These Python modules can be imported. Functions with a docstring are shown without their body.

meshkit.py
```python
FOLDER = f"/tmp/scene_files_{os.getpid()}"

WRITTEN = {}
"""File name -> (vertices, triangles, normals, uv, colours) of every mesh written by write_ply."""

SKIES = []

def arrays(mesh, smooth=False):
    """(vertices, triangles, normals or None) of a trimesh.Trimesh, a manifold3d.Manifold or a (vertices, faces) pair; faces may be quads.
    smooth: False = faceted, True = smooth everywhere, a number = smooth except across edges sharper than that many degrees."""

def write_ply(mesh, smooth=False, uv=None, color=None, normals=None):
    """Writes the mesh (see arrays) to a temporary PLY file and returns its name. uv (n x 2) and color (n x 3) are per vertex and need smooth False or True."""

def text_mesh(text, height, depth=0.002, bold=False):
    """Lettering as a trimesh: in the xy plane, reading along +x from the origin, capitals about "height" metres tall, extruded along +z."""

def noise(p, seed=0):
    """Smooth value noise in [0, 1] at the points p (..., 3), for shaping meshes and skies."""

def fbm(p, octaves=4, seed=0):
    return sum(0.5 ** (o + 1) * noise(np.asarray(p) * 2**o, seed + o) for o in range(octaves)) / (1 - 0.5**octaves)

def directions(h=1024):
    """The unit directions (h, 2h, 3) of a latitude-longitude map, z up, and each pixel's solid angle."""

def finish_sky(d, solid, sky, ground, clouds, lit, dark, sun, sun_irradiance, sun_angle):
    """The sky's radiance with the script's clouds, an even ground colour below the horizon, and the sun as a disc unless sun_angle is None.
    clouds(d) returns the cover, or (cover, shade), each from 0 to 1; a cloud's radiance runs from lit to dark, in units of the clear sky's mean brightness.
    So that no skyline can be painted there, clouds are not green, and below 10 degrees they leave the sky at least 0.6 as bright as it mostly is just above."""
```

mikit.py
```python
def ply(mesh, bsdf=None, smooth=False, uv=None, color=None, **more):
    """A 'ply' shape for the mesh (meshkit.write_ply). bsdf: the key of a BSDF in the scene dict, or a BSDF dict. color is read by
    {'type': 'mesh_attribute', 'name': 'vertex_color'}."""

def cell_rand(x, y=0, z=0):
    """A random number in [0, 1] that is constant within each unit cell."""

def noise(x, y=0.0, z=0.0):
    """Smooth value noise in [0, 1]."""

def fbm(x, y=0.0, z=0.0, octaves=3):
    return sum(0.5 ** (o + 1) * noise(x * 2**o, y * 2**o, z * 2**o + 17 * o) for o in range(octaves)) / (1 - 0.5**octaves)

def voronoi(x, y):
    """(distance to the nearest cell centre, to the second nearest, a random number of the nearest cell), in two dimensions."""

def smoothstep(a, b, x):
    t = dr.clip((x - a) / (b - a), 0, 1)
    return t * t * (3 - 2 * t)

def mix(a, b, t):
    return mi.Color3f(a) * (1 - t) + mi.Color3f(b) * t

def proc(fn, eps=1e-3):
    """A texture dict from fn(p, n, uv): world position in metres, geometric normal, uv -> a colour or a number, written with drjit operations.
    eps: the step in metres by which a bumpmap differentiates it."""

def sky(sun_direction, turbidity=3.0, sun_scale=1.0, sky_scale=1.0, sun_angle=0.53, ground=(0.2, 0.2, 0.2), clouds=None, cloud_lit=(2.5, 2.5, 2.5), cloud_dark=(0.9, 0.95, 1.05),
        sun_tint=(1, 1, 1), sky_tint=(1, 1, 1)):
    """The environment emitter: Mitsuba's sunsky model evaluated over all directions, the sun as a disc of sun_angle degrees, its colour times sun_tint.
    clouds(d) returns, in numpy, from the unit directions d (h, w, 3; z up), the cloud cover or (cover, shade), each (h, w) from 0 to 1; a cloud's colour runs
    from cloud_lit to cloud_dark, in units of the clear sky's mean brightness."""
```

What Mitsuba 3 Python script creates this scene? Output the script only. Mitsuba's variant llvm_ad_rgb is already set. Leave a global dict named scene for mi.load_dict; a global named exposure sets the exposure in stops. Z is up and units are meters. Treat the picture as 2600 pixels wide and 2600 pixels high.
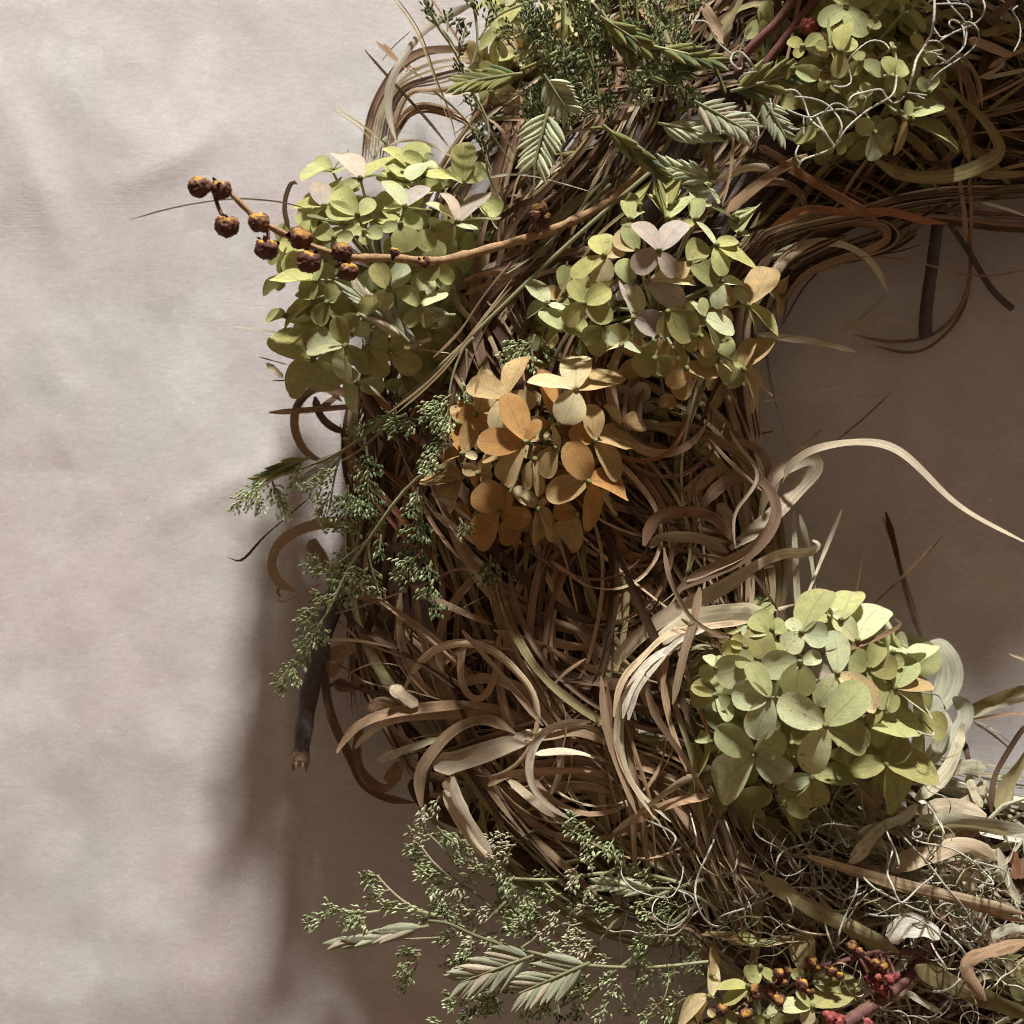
import math, random
import numpy as np, drjit as dr, mitsuba as mi, mikit, meshkit
from mikit import noise, fbm, cell_rand, smoothstep
rng = np.random.default_rng(7)
T = mi.ScalarTransform4f
S = 0.00015          # metres per unit; the modelling unit is 0.15 mm
D = 3667.0           # camera distance from the cloth in units (0.55 m)
scene, labels = {'type': 'scene'}, {}

# ---------------------------------------------------------------- camera and light
exposure = 0.0
scene['camera'] = {'type': 'thinlens', 'fov': 2 * math.degrees(math.atan(1300 / D)), 'fov_axis': 'x', 'near_clip': 0.01, 'far_clip': 50.0,
                   'aperture_radius': 0.0024, 'focus_distance': (D - 420) * S, 'to_world': T().look_at([0, -D * S, 0], [0, 0, 0], [0, 0, 1])}
LDIR = np.array([0.11, -0.355, 1.0]); LDIR /= np.linalg.norm(LDIR)      # towards the unseen lamp that lights the wreath, high above and a little to the right
LPOS = LDIR * 2.4
scene['unseen_key_lamp'] = {'type': 'rectangle', 'to_world': T().look_at(LPOS.tolist(), [0, 0, 0], [0, -1, 0]) @ T().scale([0.125, 0.06, 1]),
                   'emitter': {'type': 'area', 'radiance': {'type': 'rgb', 'value': [1290.0, 1275.0, 1240.0]}}}
labels['unseen_key_lamp'] = {'kind': 'structure', 'label': 'unseen key lamp out of view, placed to light the wreath from above'}
scene['ambient_light'] = {'type': 'constant', 'radiance': {'type': 'rgb', 'value': [0.195, 0.134, 0.094]}}  # even warm ambient from unseen surroundings, brightens the shaded parts

# ---------------------------------------------------------------- helpers
def nrm(v):
    v = np.asarray(v, float)
    return v / (np.linalg.norm(v, axis=-1, keepdims=True) + 1e-12)

def P(px, py, h):
    """A point h units in front of the cloth, seen at px, py of the 2600 unit square."""
    px, py, h = np.broadcast_arrays(np.asarray(px, float), np.asarray(py, float), np.asarray(h, float))
    f = (D - h) / D
    return np.stack([(px - 1300) * f, (1300 - py) * f, h], -1)

def world(v):
    return np.stack([v[:, 0], -v[:, 2], v[:, 1]], -1) * S

used = {}
def key_of(name, parent=None):
    full = name if parent is None else parent + '__' + name
    n = used.get(full, -1) + 1
    used[full] = n
    return full if n == 0 else f'{full}_{n:03d}'

def thing(name, label, cat, group=None):
    k = key_of(name)
    labels[k] = {'label': label, 'category': cat}
    if group: labels[k]['group'] = group
    return k

def part(name, parent, mesh, bsdf, smooth=True, **lab):
    v, f, uv = mesh
    k = key_of(name, parent)
    scene[k] = mikit.ply((world(v), f), bsdf, smooth=smooth, uv=uv)
    if lab: labels[k] = lab
    return k

def join(ms):
    vs, fs, us, n = [], [], [], 0
    for v, f, u in ms:
        vs.append(v); fs.append(f + n); us.append(u); n += len(v)
    return np.vstack(vs), np.vstack(fs), np.vstack(us)

IDS = [0]
def new_id():
    IDS[0] += 1
    return IDS[0] % 4093

GRID = {}
def grid_faces(a, b):
    if (a, b) not in GRID:
        i, j = np.meshgrid(np.arange(a - 1), np.arange(b - 1), indexing='ij')
        q = np.stack([i * b + j, (i + 1) * b + j, (i + 1) * b + j + 1, i * b + j + 1], -1).reshape(-1, 4)
        GRID[a, b] = np.vstack([q[:, [0, 1, 2]], q[:, [0, 2, 3]]])
    return GRID[a, b]

def prof(t, kind):
    if kind == 'petal':
        f = t ** 0.66 * (1 - t) ** 0.46
    elif kind == 'oval':
        f = t ** 0.55 * (1 - t) ** 0.5
    else:
        f = t ** 0.6 * (1 - t) ** 0.85
    g = np.linspace(0.01, 0.99, 60)
    m = {'petal': g ** 0.66 * (1 - g) ** 0.46, 'oval': g ** 0.55 * (1 - g) ** 0.5}.get(kind, g ** 0.6 * (1 - g) ** 0.85).max()
    return f / m

def leaf(b, t, n, w, tone, kind='petal', nt=11, ns=6, cup=0.12, bend=0.05, ripple=0.0):
    """One petal or scale from b to t, facing n, w wide."""
    b, t = np.asarray(b, float), np.asarray(t, float)
    a = t - b; L = np.linalg.norm(a); a = a / L
    side = nrm(np.cross(n, a)); up = np.cross(a, side)
    tt = 0.5 - 0.5 * np.cos(np.pi * np.linspace(0, 1, nt))
    ss = np.linspace(-1, 1, ns + 1)
    w2 = prof(np.clip(tt, 1e-4, 1 - 1e-4), kind) * w / 2
    w2[0] = w * 0.04; w2[-1] = w * 0.02
    wob = rng.normal(0, 0.015, nt) * (tt > 0.2) * (tt < 0.95)
    x = ss[None, :] * (w2 * (1 + wob))[:, None] + (rng.normal(0, 0.03) * L * np.sin(np.pi * tt))[:, None]
    z = cup * np.abs(ss)[None, :] ** 2 * w2[:, None] * 1.2 + (bend * L * (np.sin(np.pi * tt)))[:, None]
    ph = rng.uniform(0, 6, 2)
    z = z + ripple * w * np.sin(5 * tt + ph[0])[:, None] * ss[None, :] + ripple * 0.6 * w * (np.abs(ss) ** 3)[None, :] * np.sin(11 * tt + ph[1])[:, None]
    v = b + a * (tt * L)[:, None, None] + side * x[..., None] + up * z[..., None]
    uv = np.stack(np.broadcast_arrays(tone + 0.01 + 0.98 * tt[:, None], new_id() + 0.5 + 0.48 * ss[None, :]), -1)
    return v.reshape(-1, 3), grid_faces(nt, ns + 1), uv.reshape(-1, 2)

def spline(pts, n):
    p = np.asarray(pts, float)
    if len(p) == 2:
        return p[0] + (p[1] - p[0]) * np.linspace(0, 1, n)[:, None]
    from scipy.interpolate import CubicSpline, PchipInterpolator
    s = np.concatenate([[0], np.cumsum(np.linalg.norm(np.diff(p, axis=0), axis=1) ** 0.5 + 1e-6)])
    return CubicSpline(s, p, bc_type='natural')(np.linspace(0, s[-1], n))

def ribbon(path, w, tone, roll=None, twist=None, taper=0.6, fold=0.25, ref=(0, 0, 1)):
    """A grass blade: a strip with a shallow fold that follows the path and turns about it."""
    p = np.asarray(path, float); n = len(p)
    tg = nrm(np.gradient(p, axis=0))
    r0 = rng.normal(0, 0.5) if roll is None else roll
    tw = rng.normal(0, 0.7) if twist is None else twist
    ang = r0 + tw * np.linspace(-0.5, 0.5, n) + 0.25 * np.sin(np.linspace(0, 6, n) + rng.uniform(0, 6))
    ref = np.broadcast_to(np.asarray(ref, float), p.shape) + 0.02
    s0 = nrm(np.cross(ref, tg)); n0 = np.cross(tg, s0)
    side = s0 * np.cos(ang)[:, None] + n0 * np.sin(ang)[:, None]
    up = np.cross(tg, side)
    t = np.linspace(0, 1, n)
    ww = w * (1 - taper * t ** 2.2) * np.minimum(1, 0.28 + 6 * t) * np.minimum(1, 0.22 + 7 * (1 - t)) * (1 + 0.06 * np.sin(9 * t + rng.uniform(0, 6))) * (1 + 0.25 * np.exp(-((t - rng.uniform()) / 0.08) ** 2) * rng.choice([0, -1, 1]))
    ss = np.array([-1, -0.4, 0.4, 1])
    zz = np.array([1, 0, 0, 1]) * fold * rng.choice([-1, 1]) * (1 + 0.8 * np.sin(5 * t + rng.uniform(0, 6)))[:, None]
    v = p[:, None] + side[:, None] * (ss[None, :] * ww[:, None] / 2)[..., None] + up[:, None] * (zz * ww[:, None] / 2)[..., None]
    uv = np.stack(np.broadcast_arrays(tone + 0.01 + 0.98 * t[:, None], new_id() + 0.5 + 0.48 * ss[None, :]), -1)
    return v.reshape(-1, 3), grid_faces(n, 4), uv.reshape(-1, 2)

def tube(path, r, tone, sides=6, cap=True):
    p = np.asarray(path, float); n = len(p)
    r = np.broadcast_to(np.asarray(r, float), (n,))
    tg = nrm(np.gradient(p, axis=0))
    a = nrm(np.cross(tg, [0.13, 0.07, 1.0])); b = np.cross(tg, a)
    th = np.arange(sides) / sides * 2 * np.pi
    v = p[:, None] + r[:, None, None] * (np.cos(th)[None, :, None] * a[:, None] + np.sin(th)[None, :, None] * b[:, None])
    i, j = np.meshgrid(np.arange(n - 1), np.arange(sides), indexing='ij')
    q = np.stack([i * sides + j, i * sides + (j + 1) % sides, (i + 1) * sides + (j + 1) % sides, (i + 1) * sides + j], -1).reshape(-1, 4)
    f = np.vstack([q[:, [0, 1, 2]], q[:, [0, 2, 3]]])
    t = np.linspace(0, 1, n)
    uv = np.stack(np.broadcast_arrays(tone + 0.01 + 0.98 * t[:, None], new_id() + 0.5 + 0.46 * np.cos(th)[None, :]), -1).reshape(-1, 2)
    v = v.reshape(-1, 3)
    if cap:
        m = len(v)
        v = np.vstack([v, p[0] - tg[0] * r[0] * 0.3, p[-1] + tg[-1] * r[-1] * 0.3]); uv = np.vstack([uv, uv[0], uv[-1]])
        k = np.arange(sides); e = (n - 1) * sides
        f = np.vstack([f, np.stack([np.full(sides, m), (k + 1) % sides, k], -1), np.stack([np.full(sides, m + 1), e + k, e + (k + 1) % sides], -1)])
    return v, f, uv

# ---------------------------------------------------------------- materials
def palette(cols, u):
    c = mi.Color3f(*cols[0])
    for k in range(1, len(cols)):
        on = dr.floor(u) == k
        c = mi.Color3f(*[dr.select(on, cols[k][i], c[i]) for i in range(3)])
    return c

PETAL = [(.46, .50, .25), (.57, .62, .385), (.51, .45, .395), (.53, .395, .205), (.47, .275, .11), (.37, .375, .165), (.68, .585, .35), (.47, .49, .21)]  # pale tones also paint petals in light, olive also petals in shade
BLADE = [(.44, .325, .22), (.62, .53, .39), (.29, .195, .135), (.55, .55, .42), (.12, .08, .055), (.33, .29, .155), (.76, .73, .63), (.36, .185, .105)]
HERB = [(.315, .375, .18), (.57, .61, .39), (.50, .43, .315), (.12, .155, .075), (.50, .53, .35), (.55, .53, .45), (.23, .23, .085), (.36, .35, .20), (.36, .37, .25)]
BARK = [(.105, .072, .066), (.37, .225, .115), (.17, .07, .055), (.36, .235, .165), (.115, .09, .086), (.17, .08, .065)]

def petal_color(p, n, uv):
    c = palette(PETAL, uv.x)
    t, i = uv.x - dr.floor(uv.x), dr.floor(uv.y)
    s = dr.abs(uv.y - i - 0.5) * 2
    sg = (uv.y - i - 0.5) * 2
    r1, r2 = cell_rand(i, 3), cell_rand(i, 8)
    blot = fbm(p.x * 420 + i, p.y * 420, p.z * 420, octaves=3)
    fine = noise(p.x * 2600 + i, p.y * 2600, p.z * 2600)
    c = c * (0.80 + 0.34 * r1) * (0.80 + 0.40 * blot) * (0.92 + 0.16 * fine)
    warm = mi.Color3f(1.10, 0.96, 0.80)
    c = mikit.mix(c, c * warm, r2 * 0.6 + smoothstep(0.55, 0.75, blot) * 0.6)
    # side veins leave the midrib and run towards the edge
    ph = (t * 1.0 - s * 0.34) * 9.0 + 0.35 * noise(t * 7 + i, sg * 4)
    fr = dr.abs(ph - dr.floor(ph) - 0.5) * 2
    vein = smoothstep(0.72, 0.98, fr) * smoothstep(0.03, 0.2, s) * (1 - smoothstep(0.8, 1.0, s))
    mid = 1 - smoothstep(0.01, 0.06, s * (0.35 + 0.65 * t))
    c = c * (1 - 0.15 * vein) * (1 - 0.2 * mid)
    edge = smoothstep(0.86, 1.0, dr.maximum(s, t)) * (0.3 + 0.7 * r2)
    c = mikit.mix(c, mi.Color3f(.46, .34, .20), edge * 0.6)
    spot = smoothstep(0.80, 0.86, noise(p.x * 900 + i * 3, p.y * 900, p.z * 900)) * smoothstep(0.55, 0.9, r1)
    c = mikit.mix(c, mi.Color3f(.22, .13, .06), spot * 0.5)
    return mikit.mix(c, mi.Color3f(.30, .22, .11), (1 - smoothstep(0.0, 0.13, t)) * 0.5)

def blade_color(p, n, uv):
    c = palette(BLADE, uv.x)
    t, i = uv.x - dr.floor(uv.x), dr.floor(uv.y)
    sg = uv.y - i
    r1, r2 = cell_rand(i, 5), cell_rand(i, 9)
    grain = noise(sg * 9 + i * 7, t * 4) * 0.55 + noise(sg * 26 + i * 3, t * 7) * 0.45
    blot = fbm(p.x * 160 + i, p.y * 160, p.z * 160, octaves=3)
    c = c * (0.72 + 0.42 * r1) * (0.66 + 0.62 * grain) * (0.8 + 0.36 * blot)
    c = mikit.mix(c, c * mi.Color3f(1.08, 0.96, 0.84), r2)
    return c * (1 - 0.3 * smoothstep(0.66, 0.8, noise(t * 14 + i * 5, sg * 3)) * r2)

def herb_color(p, n, uv):
    c = palette(HERB, uv.x)
    t, i = uv.x - dr.floor(uv.x), dr.floor(uv.y)
    sg = uv.y - i
    r1 = cell_rand(i, 4)
    stripe = noise(sg * 11 + i * 3, t * 3)
    c = c * (0.7 + 0.55 * r1) * (0.70 + 0.58 * stripe)
    return mikit.mix(c, mi.Color3f(.62, .60, .42), 0.45 * smoothstep(0.55, 1.0, t) * cell_rand(i, 6))

def bark_color(p, n, uv):
    c = palette(BARK, uv.x)
    i = dr.floor(uv.y)
    a = fbm(p.x * 500 + i, p.y * 500, p.z * 500, octaves=3)
    b = noise(p.x * 2200, p.y * 2200, p.z * 2200 + i)
    return c * (0.55 + 0.75 * a) * (0.75 + 0.5 * b)

def berry_color(p, n, uv):
    t, i = uv.x - dr.floor(uv.x), dr.floor(uv.y)
    red = dr.floor(uv.x) == 1
    a = fbm(p.x * 620 + i * 3, p.y * 620, p.z * 620, octaves=3)
    b = noise(p.x * 2600 + i, p.y * 2600, p.z * 2600)
    c = mikit.mix(mi.Color3f(.085, .030, .024), mi.Color3f(.14, .058, .03), smoothstep(0.35, 0.7, a))
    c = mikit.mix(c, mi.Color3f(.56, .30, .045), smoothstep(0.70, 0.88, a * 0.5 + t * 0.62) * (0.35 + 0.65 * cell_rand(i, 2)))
    rc = mikit.mix(mi.Color3f(.17, .03, .035), mi.Color3f(.38, .105, .08), smoothstep(0.4, 0.7, a))
    c = mi.Color3f(*[dr.select(red, rc[k], c[k]) for k in range(3)])
    return c * (0.7 + 0.6 * b)

def cloth_color(p, n, uv):
    x, z = p.x, p.z
    big = fbm(x * 17 + 3, z * 13, 1.0, octaves=4)
    big2 = fbm(x * 24 + 40, z * 19 + 9, 5.0, octaves=4)
    mid = fbm(x * 75 + 11, z * 70, 2.0, octaves=4)
    c = mi.Color3f(.605, .56, .545)
    c = mikit.mix(c, mi.Color3f(.585, .515, .50), smoothstep(0.42, 0.66, big * 0.7 + mid * 0.3) * 0.75)
    c = mikit.mix(c, mi.Color3f(.545, .545, .51), smoothstep(0.45, 0.66, big2 * 0.65 + mid * 0.35) * 0.7)
    c = mikit.mix(c, mi.Color3f(.71, .69, .67), smoothstep(0.52, 0.72, fbm(x * 34, z * 40, 9.0, octaves=5)) * 0.5)
    c = c * (0.94 + 0.12 * mid)
    yarn = noise(x * 420, z * 1500) * 0.5 + noise(x * 1400, z * 1700) * 0.5
    c = c * (0.89 + 0.22 * yarn)
    fleck = smoothstep(0.93, 0.97, noise(x * 1300 + 7, z * 1300))
    return c * (1 + 0.25 * fleck)

def cloth_bump(p, n, uv):
    x, z = p.x, p.z
    rib = dr.sin((z + 0.00022 * noise(x * 90, z * 300)) * (2 * math.pi / 0.00125))
    th = noise(x * 1500 + 5, z * 1300)
    return rib * 0.45 + th * 1.1 + noise(x * 500, z * 1200) * 0.8

def blade_bump(p, n, uv):
    return noise((uv.y - dr.floor(uv.y)) * 22 + dr.floor(uv.y) * 3, uv.x * 3)

def thin(fn, trans, rough=0.55):
    return {'type': 'principledthin', 'base_color': mikit.proc(fn), 'roughness': rough, 'diff_trans': trans, 'eta': 1.35, 'spec_trans': 0.0}
scene['petal_bsdf'] = thin(petal_color, 0.5, 0.6)
scene['blade_bsdf'] = thin(blade_color, 0.26, 0.5)
scene['herb_bsdf'] = thin(herb_color, 0.4, 0.5)
scene['bark_bsdf'] = {'type': 'principled', 'base_color': mikit.proc(bark_color), 'roughness': 0.75, 'specular': 0.3}
scene['berry_bsdf'] = {'type': 'principled', 'base_color': mikit.proc(berry_color), 'roughness': 0.7, 'specular': 0.3}
scene['cloth_bsdf'] = {'type': 'twosided', 'b': {'type': 'bumpmap', 'tex': mikit.proc(cloth_bump, eps=1.5e-4), 'scale': 0.000026,
                       'b': {'type': 'principled', 'base_color': mikit.proc(cloth_color), 'roughness': 0.9, 'specular': 0.15, 'sheen': 0.2}}}

# ---------------------------------------------------------------- the cloth behind
def crease(px, py, pts, width, height):
    pts = np.asarray(pts, float)
    best = np.full(px.shape, 1e9); sgn = np.zeros(px.shape); tt = np.zeros(px.shape)
    for k in range(len(pts) - 1):
        a, b = pts[k], pts[k + 1]; ab = b - a
        t = np.clip(((px - a[0]) * ab[0] + (py - a[1]) * ab[1]) / (ab @ ab), 0, 1)
        dx, dy = px - a[0] - t * ab[0], py - a[1] - t * ab[1]
        d = np.hypot(dx, dy); on = d < best
        best = np.where(on, d, best); tt = np.where(on, (k + t) / (len(pts) - 1), tt)
    return 0.85 * height * np.exp(-(best / width) ** 2) * np.sin(np.pi * np.clip(tt, 0.02, 0.98)) ** 0.5

gx, gy = np.meshgrid(np.linspace(-1400, 4600, 430), np.linspace(-1400, 4600, 430))
ph = np.stack([gx / 420, gy / 420, 0 * gx], -1)
hz = 24 * (meshkit.fbm(ph, 3, 3) - 0.5) + 7 * (meshkit.fbm(ph * np.array([4, 2.6, 1]), 3, 8) - 0.5)
for pts, wd, ht in [([(760, 1300), (735, 1700), (722, 2100), (690, 2700)], 26, 16), ([(660, 1400), (640, 1800), (650, 2700)], 60, 14), ([(930, 2250), (870, 2450), (820, 2700)], 22, 8),
                    ([(-60, 180), (40, 330), (110, 500), (190, 700)], 60, 11), ([(280, 470), (430, 420), (560, 330)], 40, 8), ([(380, 1330), (700, 1180), (860, 1090)], 40, 9), ([(2295, 800), (2290, 1300)], 24, 7),
                    ([(150, 200), (330, 350), (500, 420)], 60, 6), ([(2150, 1000), (2500, 1120), (2700, 1120)], 60, 10), ([(200, 1500), (260, 1800), (220, 2200)], 80, 12), ([(90, 800), (160, 1000), (150, 1200)], 60, 10)]:
    hz += crease(gx, gy, pts, wd, ht)
cv = np.stack([gx - 1300, 1300 - gy, hz - 8], -1).reshape(-1, 3)
scene['backdrop'] = mikit.ply((world(cv), grid_faces(430, 430)), 'cloth_bsdf', smooth=True, uv=np.stack([gx, gy], -1).reshape(-1, 2) / 1000)
labels['backdrop'] = {'kind': 'structure', 'label': 'mottled off-white ribbed cloth hanging creased behind the wreath'}

# ---------------------------------------------------------------- the ring
CX, CY, RR, RT = 2650.0, 1300.0, 1225.0, 590.0
def Hs(px, py):
    q = np.abs(np.hypot(np.asarray(px, float) - CX, np.asarray(py, float) - CY) - RR) / RT
    return np.where(q < 1, 95 + 250 * np.sqrt(np.clip(1 - q * q, 0, 1)), 95 * np.exp(-(q - 1) * 1.5))

def q_lim(a):
    a = np.degrees(a) % 360
    return (np.interp(a, [0, 100, 120, 135, 146, 156, 166, 180, 192, 212, 240, 290, 360], [-.66, -.66, -.56, -.36, -.38, -.55, -.72, -.9, -.88, -.72, -.8, -.8, -.66]),
            np.interp(a, [0, 165, 195, 207, 217, 230, 250, 270, 290, 360], [.9, .9, .92, .82, .55, .26, .33, .6, .85, .9]))
def keep_in(x, y, slack=0.07):
    dx, dy = x - CX, CY - y
    a, q = np.arctan2(dy, dx), (np.hypot(dx, dy) - RR) / RT
    lo, hi = q_lim(a)
    q = np.where(q > hi, hi + slack * np.tanh((q - hi) * 1.2), np.where(q < lo, lo - slack * np.tanh((lo - q) * 1.2), q))
    return CX + (RR + q * RT) * np.cos(a), CY - (RR + q * RT) * np.sin(a)

vine = thing('vine_wreath', 'dark twig wreath ring under the dried grass and flowers', 'wreath')
for k in range(22):
    a = np.radians(np.linspace(30 + rng.uniform(-20, 20), 330 + rng.uniform(-20, 20), 70))
    th0, wn = rng.uniform(0, 6.28), rng.uniform(1.0, 3)
    rad = rng.uniform(60, 300)
    q = np.cos(th0 + wn * a) * rad * 1.25; hh = 170 + np.sin(th0 + wn * a) * min(rad, 130) * 0.9
    pth = P(*keep_in(CX + (RR + q) * np.cos(a), CY - (RR + q) * np.sin(a), 0.02), hh)
    part('twig', vine, tube(pth, rng.uniform(20, 42) * (1 + 0.1 * np.sin(a * 9)), rng.choice([0, 0, 4]), 7), 'bark_bsdf')
def Z(ox, oy, size):
    s = size / 1932.0
    return lambda x, y: (ox + np.asarray(x, float) * s, oy + np.asarray(y, float) * s)
def poly(z, pts, h):
    px, py = z([p[0] for p in pts], [p[1] for p in pts])
    return P(px, py, h)
# twig ends that stick out of the ring
zz = Z(0, 0, 1932)
e1 = spline(poly(zz, [(980, 1280), (860, 1500), (800, 1690), (775, 1830), (762, 1935)], [150, 150, 165, 185, 215]), 24)
k1 = part('twig', vine, tube(e1, np.concatenate([np.linspace(31, 20, 24)]) * (1 + 0.07 * np.sin(np.arange(24) * 1.7)), 4, 9), 'bark_bsdf', label='dark twig end with a pale broken tip pointing down at the left')
tip = e1[-1]; dd = nrm(e1[-1] - e1[-3])
part('broken_tip', k1, tube(np.array([tip - dd * 20, tip - dd * 9, tip, tip + dd * 9]), [22, 24, 23, 14], 3, 9), 'bark_bsdf')
bits = []
for k in range(9):
    th = rng.uniform(0, 6.28); a0 = nrm(np.cross(dd, [0, 0.2, 1])); b0 = np.cross(dd, a0); o = (math.cos(th) * a0 + math.sin(th) * b0)
    bits.append(tube(np.array([tip + o * 16 - dd * 24, tip + o * 17 + dd * rng.uniform(0, 8), tip + o * rng.uniform(12, 19) + dd * rng.uniform(8, 24)]), [6, 5, 1.5], 3, 4))
part('splinter', k1, join(bits), 'bark_bsdf', kind='stuff')
zh = Z(1900, 500, 700)
part('twig', vine, tube(spline(poly(zh, [(1350, 60), (1320, 230), (1285, 500), (1245, 800), (1240, 975)], [120, 110, 90, 70, 60]), 20), np.linspace(14, 17, 20), 4, 9), 'bark_bsdf', label='blackish twig end hanging down into the opening of the ring')
part('twig', vine, tube(spline(poly(zh, [(1330, 60), (1410, 190), (1560, 410), (1700, 640), (1850, 785)], [110, 100, 80, 60, 50]), 20), np.linspace(6, 9, 20), 4, 7), 'bark_bsdf', label='thin dark twig slanting right across the opening of the ring')

# ---------------------------------------------------------------- dried grass
HAND = {}
def hand(t, z, pts, w, tone, lift=30, roll=None, twist=None, n=None, taper=0.35, fold=0.13):
    HAND.setdefault(t, []).append((z, pts, w, tone, lift, roll, twist, n, taper, fold))

zA = Z(850, 0, 700); zE = Z(2000, 0, 600); zK = Z(1400, 1100, 700); zG = Z(800, 1600, 700); zQ = Z(1300, 1300, 1300); zR = Z(2050, 1500, 550); zB = Z(2050, 2050, 550); zL = Z(550, 1050, 700); z4 = Z(1200, 2000, 600); zC = Z(1050, 850, 700); z1 = Z(600, 350, 700); z2 = Z(1300, 400, 700)
# upper left: coils and stalks
for k in range(12):
    f = k / 11
    x0, x1, top = 200 + 230 * f, 1130 - 60 * f + rng.uniform(-60, 60), 320 + 300 * f + rng.uniform(-12, 12)
    hand('ul', zA, [(x0 - 10, 1150 - 60 * f), (x0 + 30, 850), (x0 + 140, 590 + 60 * f), (x0 + 330, top + 50), (x0 + 560, top), (x1 - 120, top + 30), (x1, top + 130)], rng.uniform(16, 30), [4, 2, 0, 0, 1, 5, 2][k % 7], [40, 60, 90, 110, 100, 60, 20], taper=0.2)
for k in range(9):
    f = k / 8
    hand('ul', zA, [(400 + 30 * f, 950 + 20 * f), (470 + 40 * f, 820), (600 + 30 * f, 730 + 45 * f), (800, 770 + 40 * f), (950 + 40 * f, 860 + 60 * f), (1060, 1000 + 50 * f)], rng.uniform(22, 38), [1, 0, 2, 0, 4, 1][k % 6], [30, 60, 100, 90, 50, 0], taper=0.2)
hand('ul', zA, [(980, 25), (860, 75), (750, 130), (610, 230), (480, 400), (400, 560), (375, 760), (430, 990)], 52, 6, [160, 190, 220, 240, 240, 220, 190, 160], roll=-0.15, twist=0.3, taper=0.2)
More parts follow.
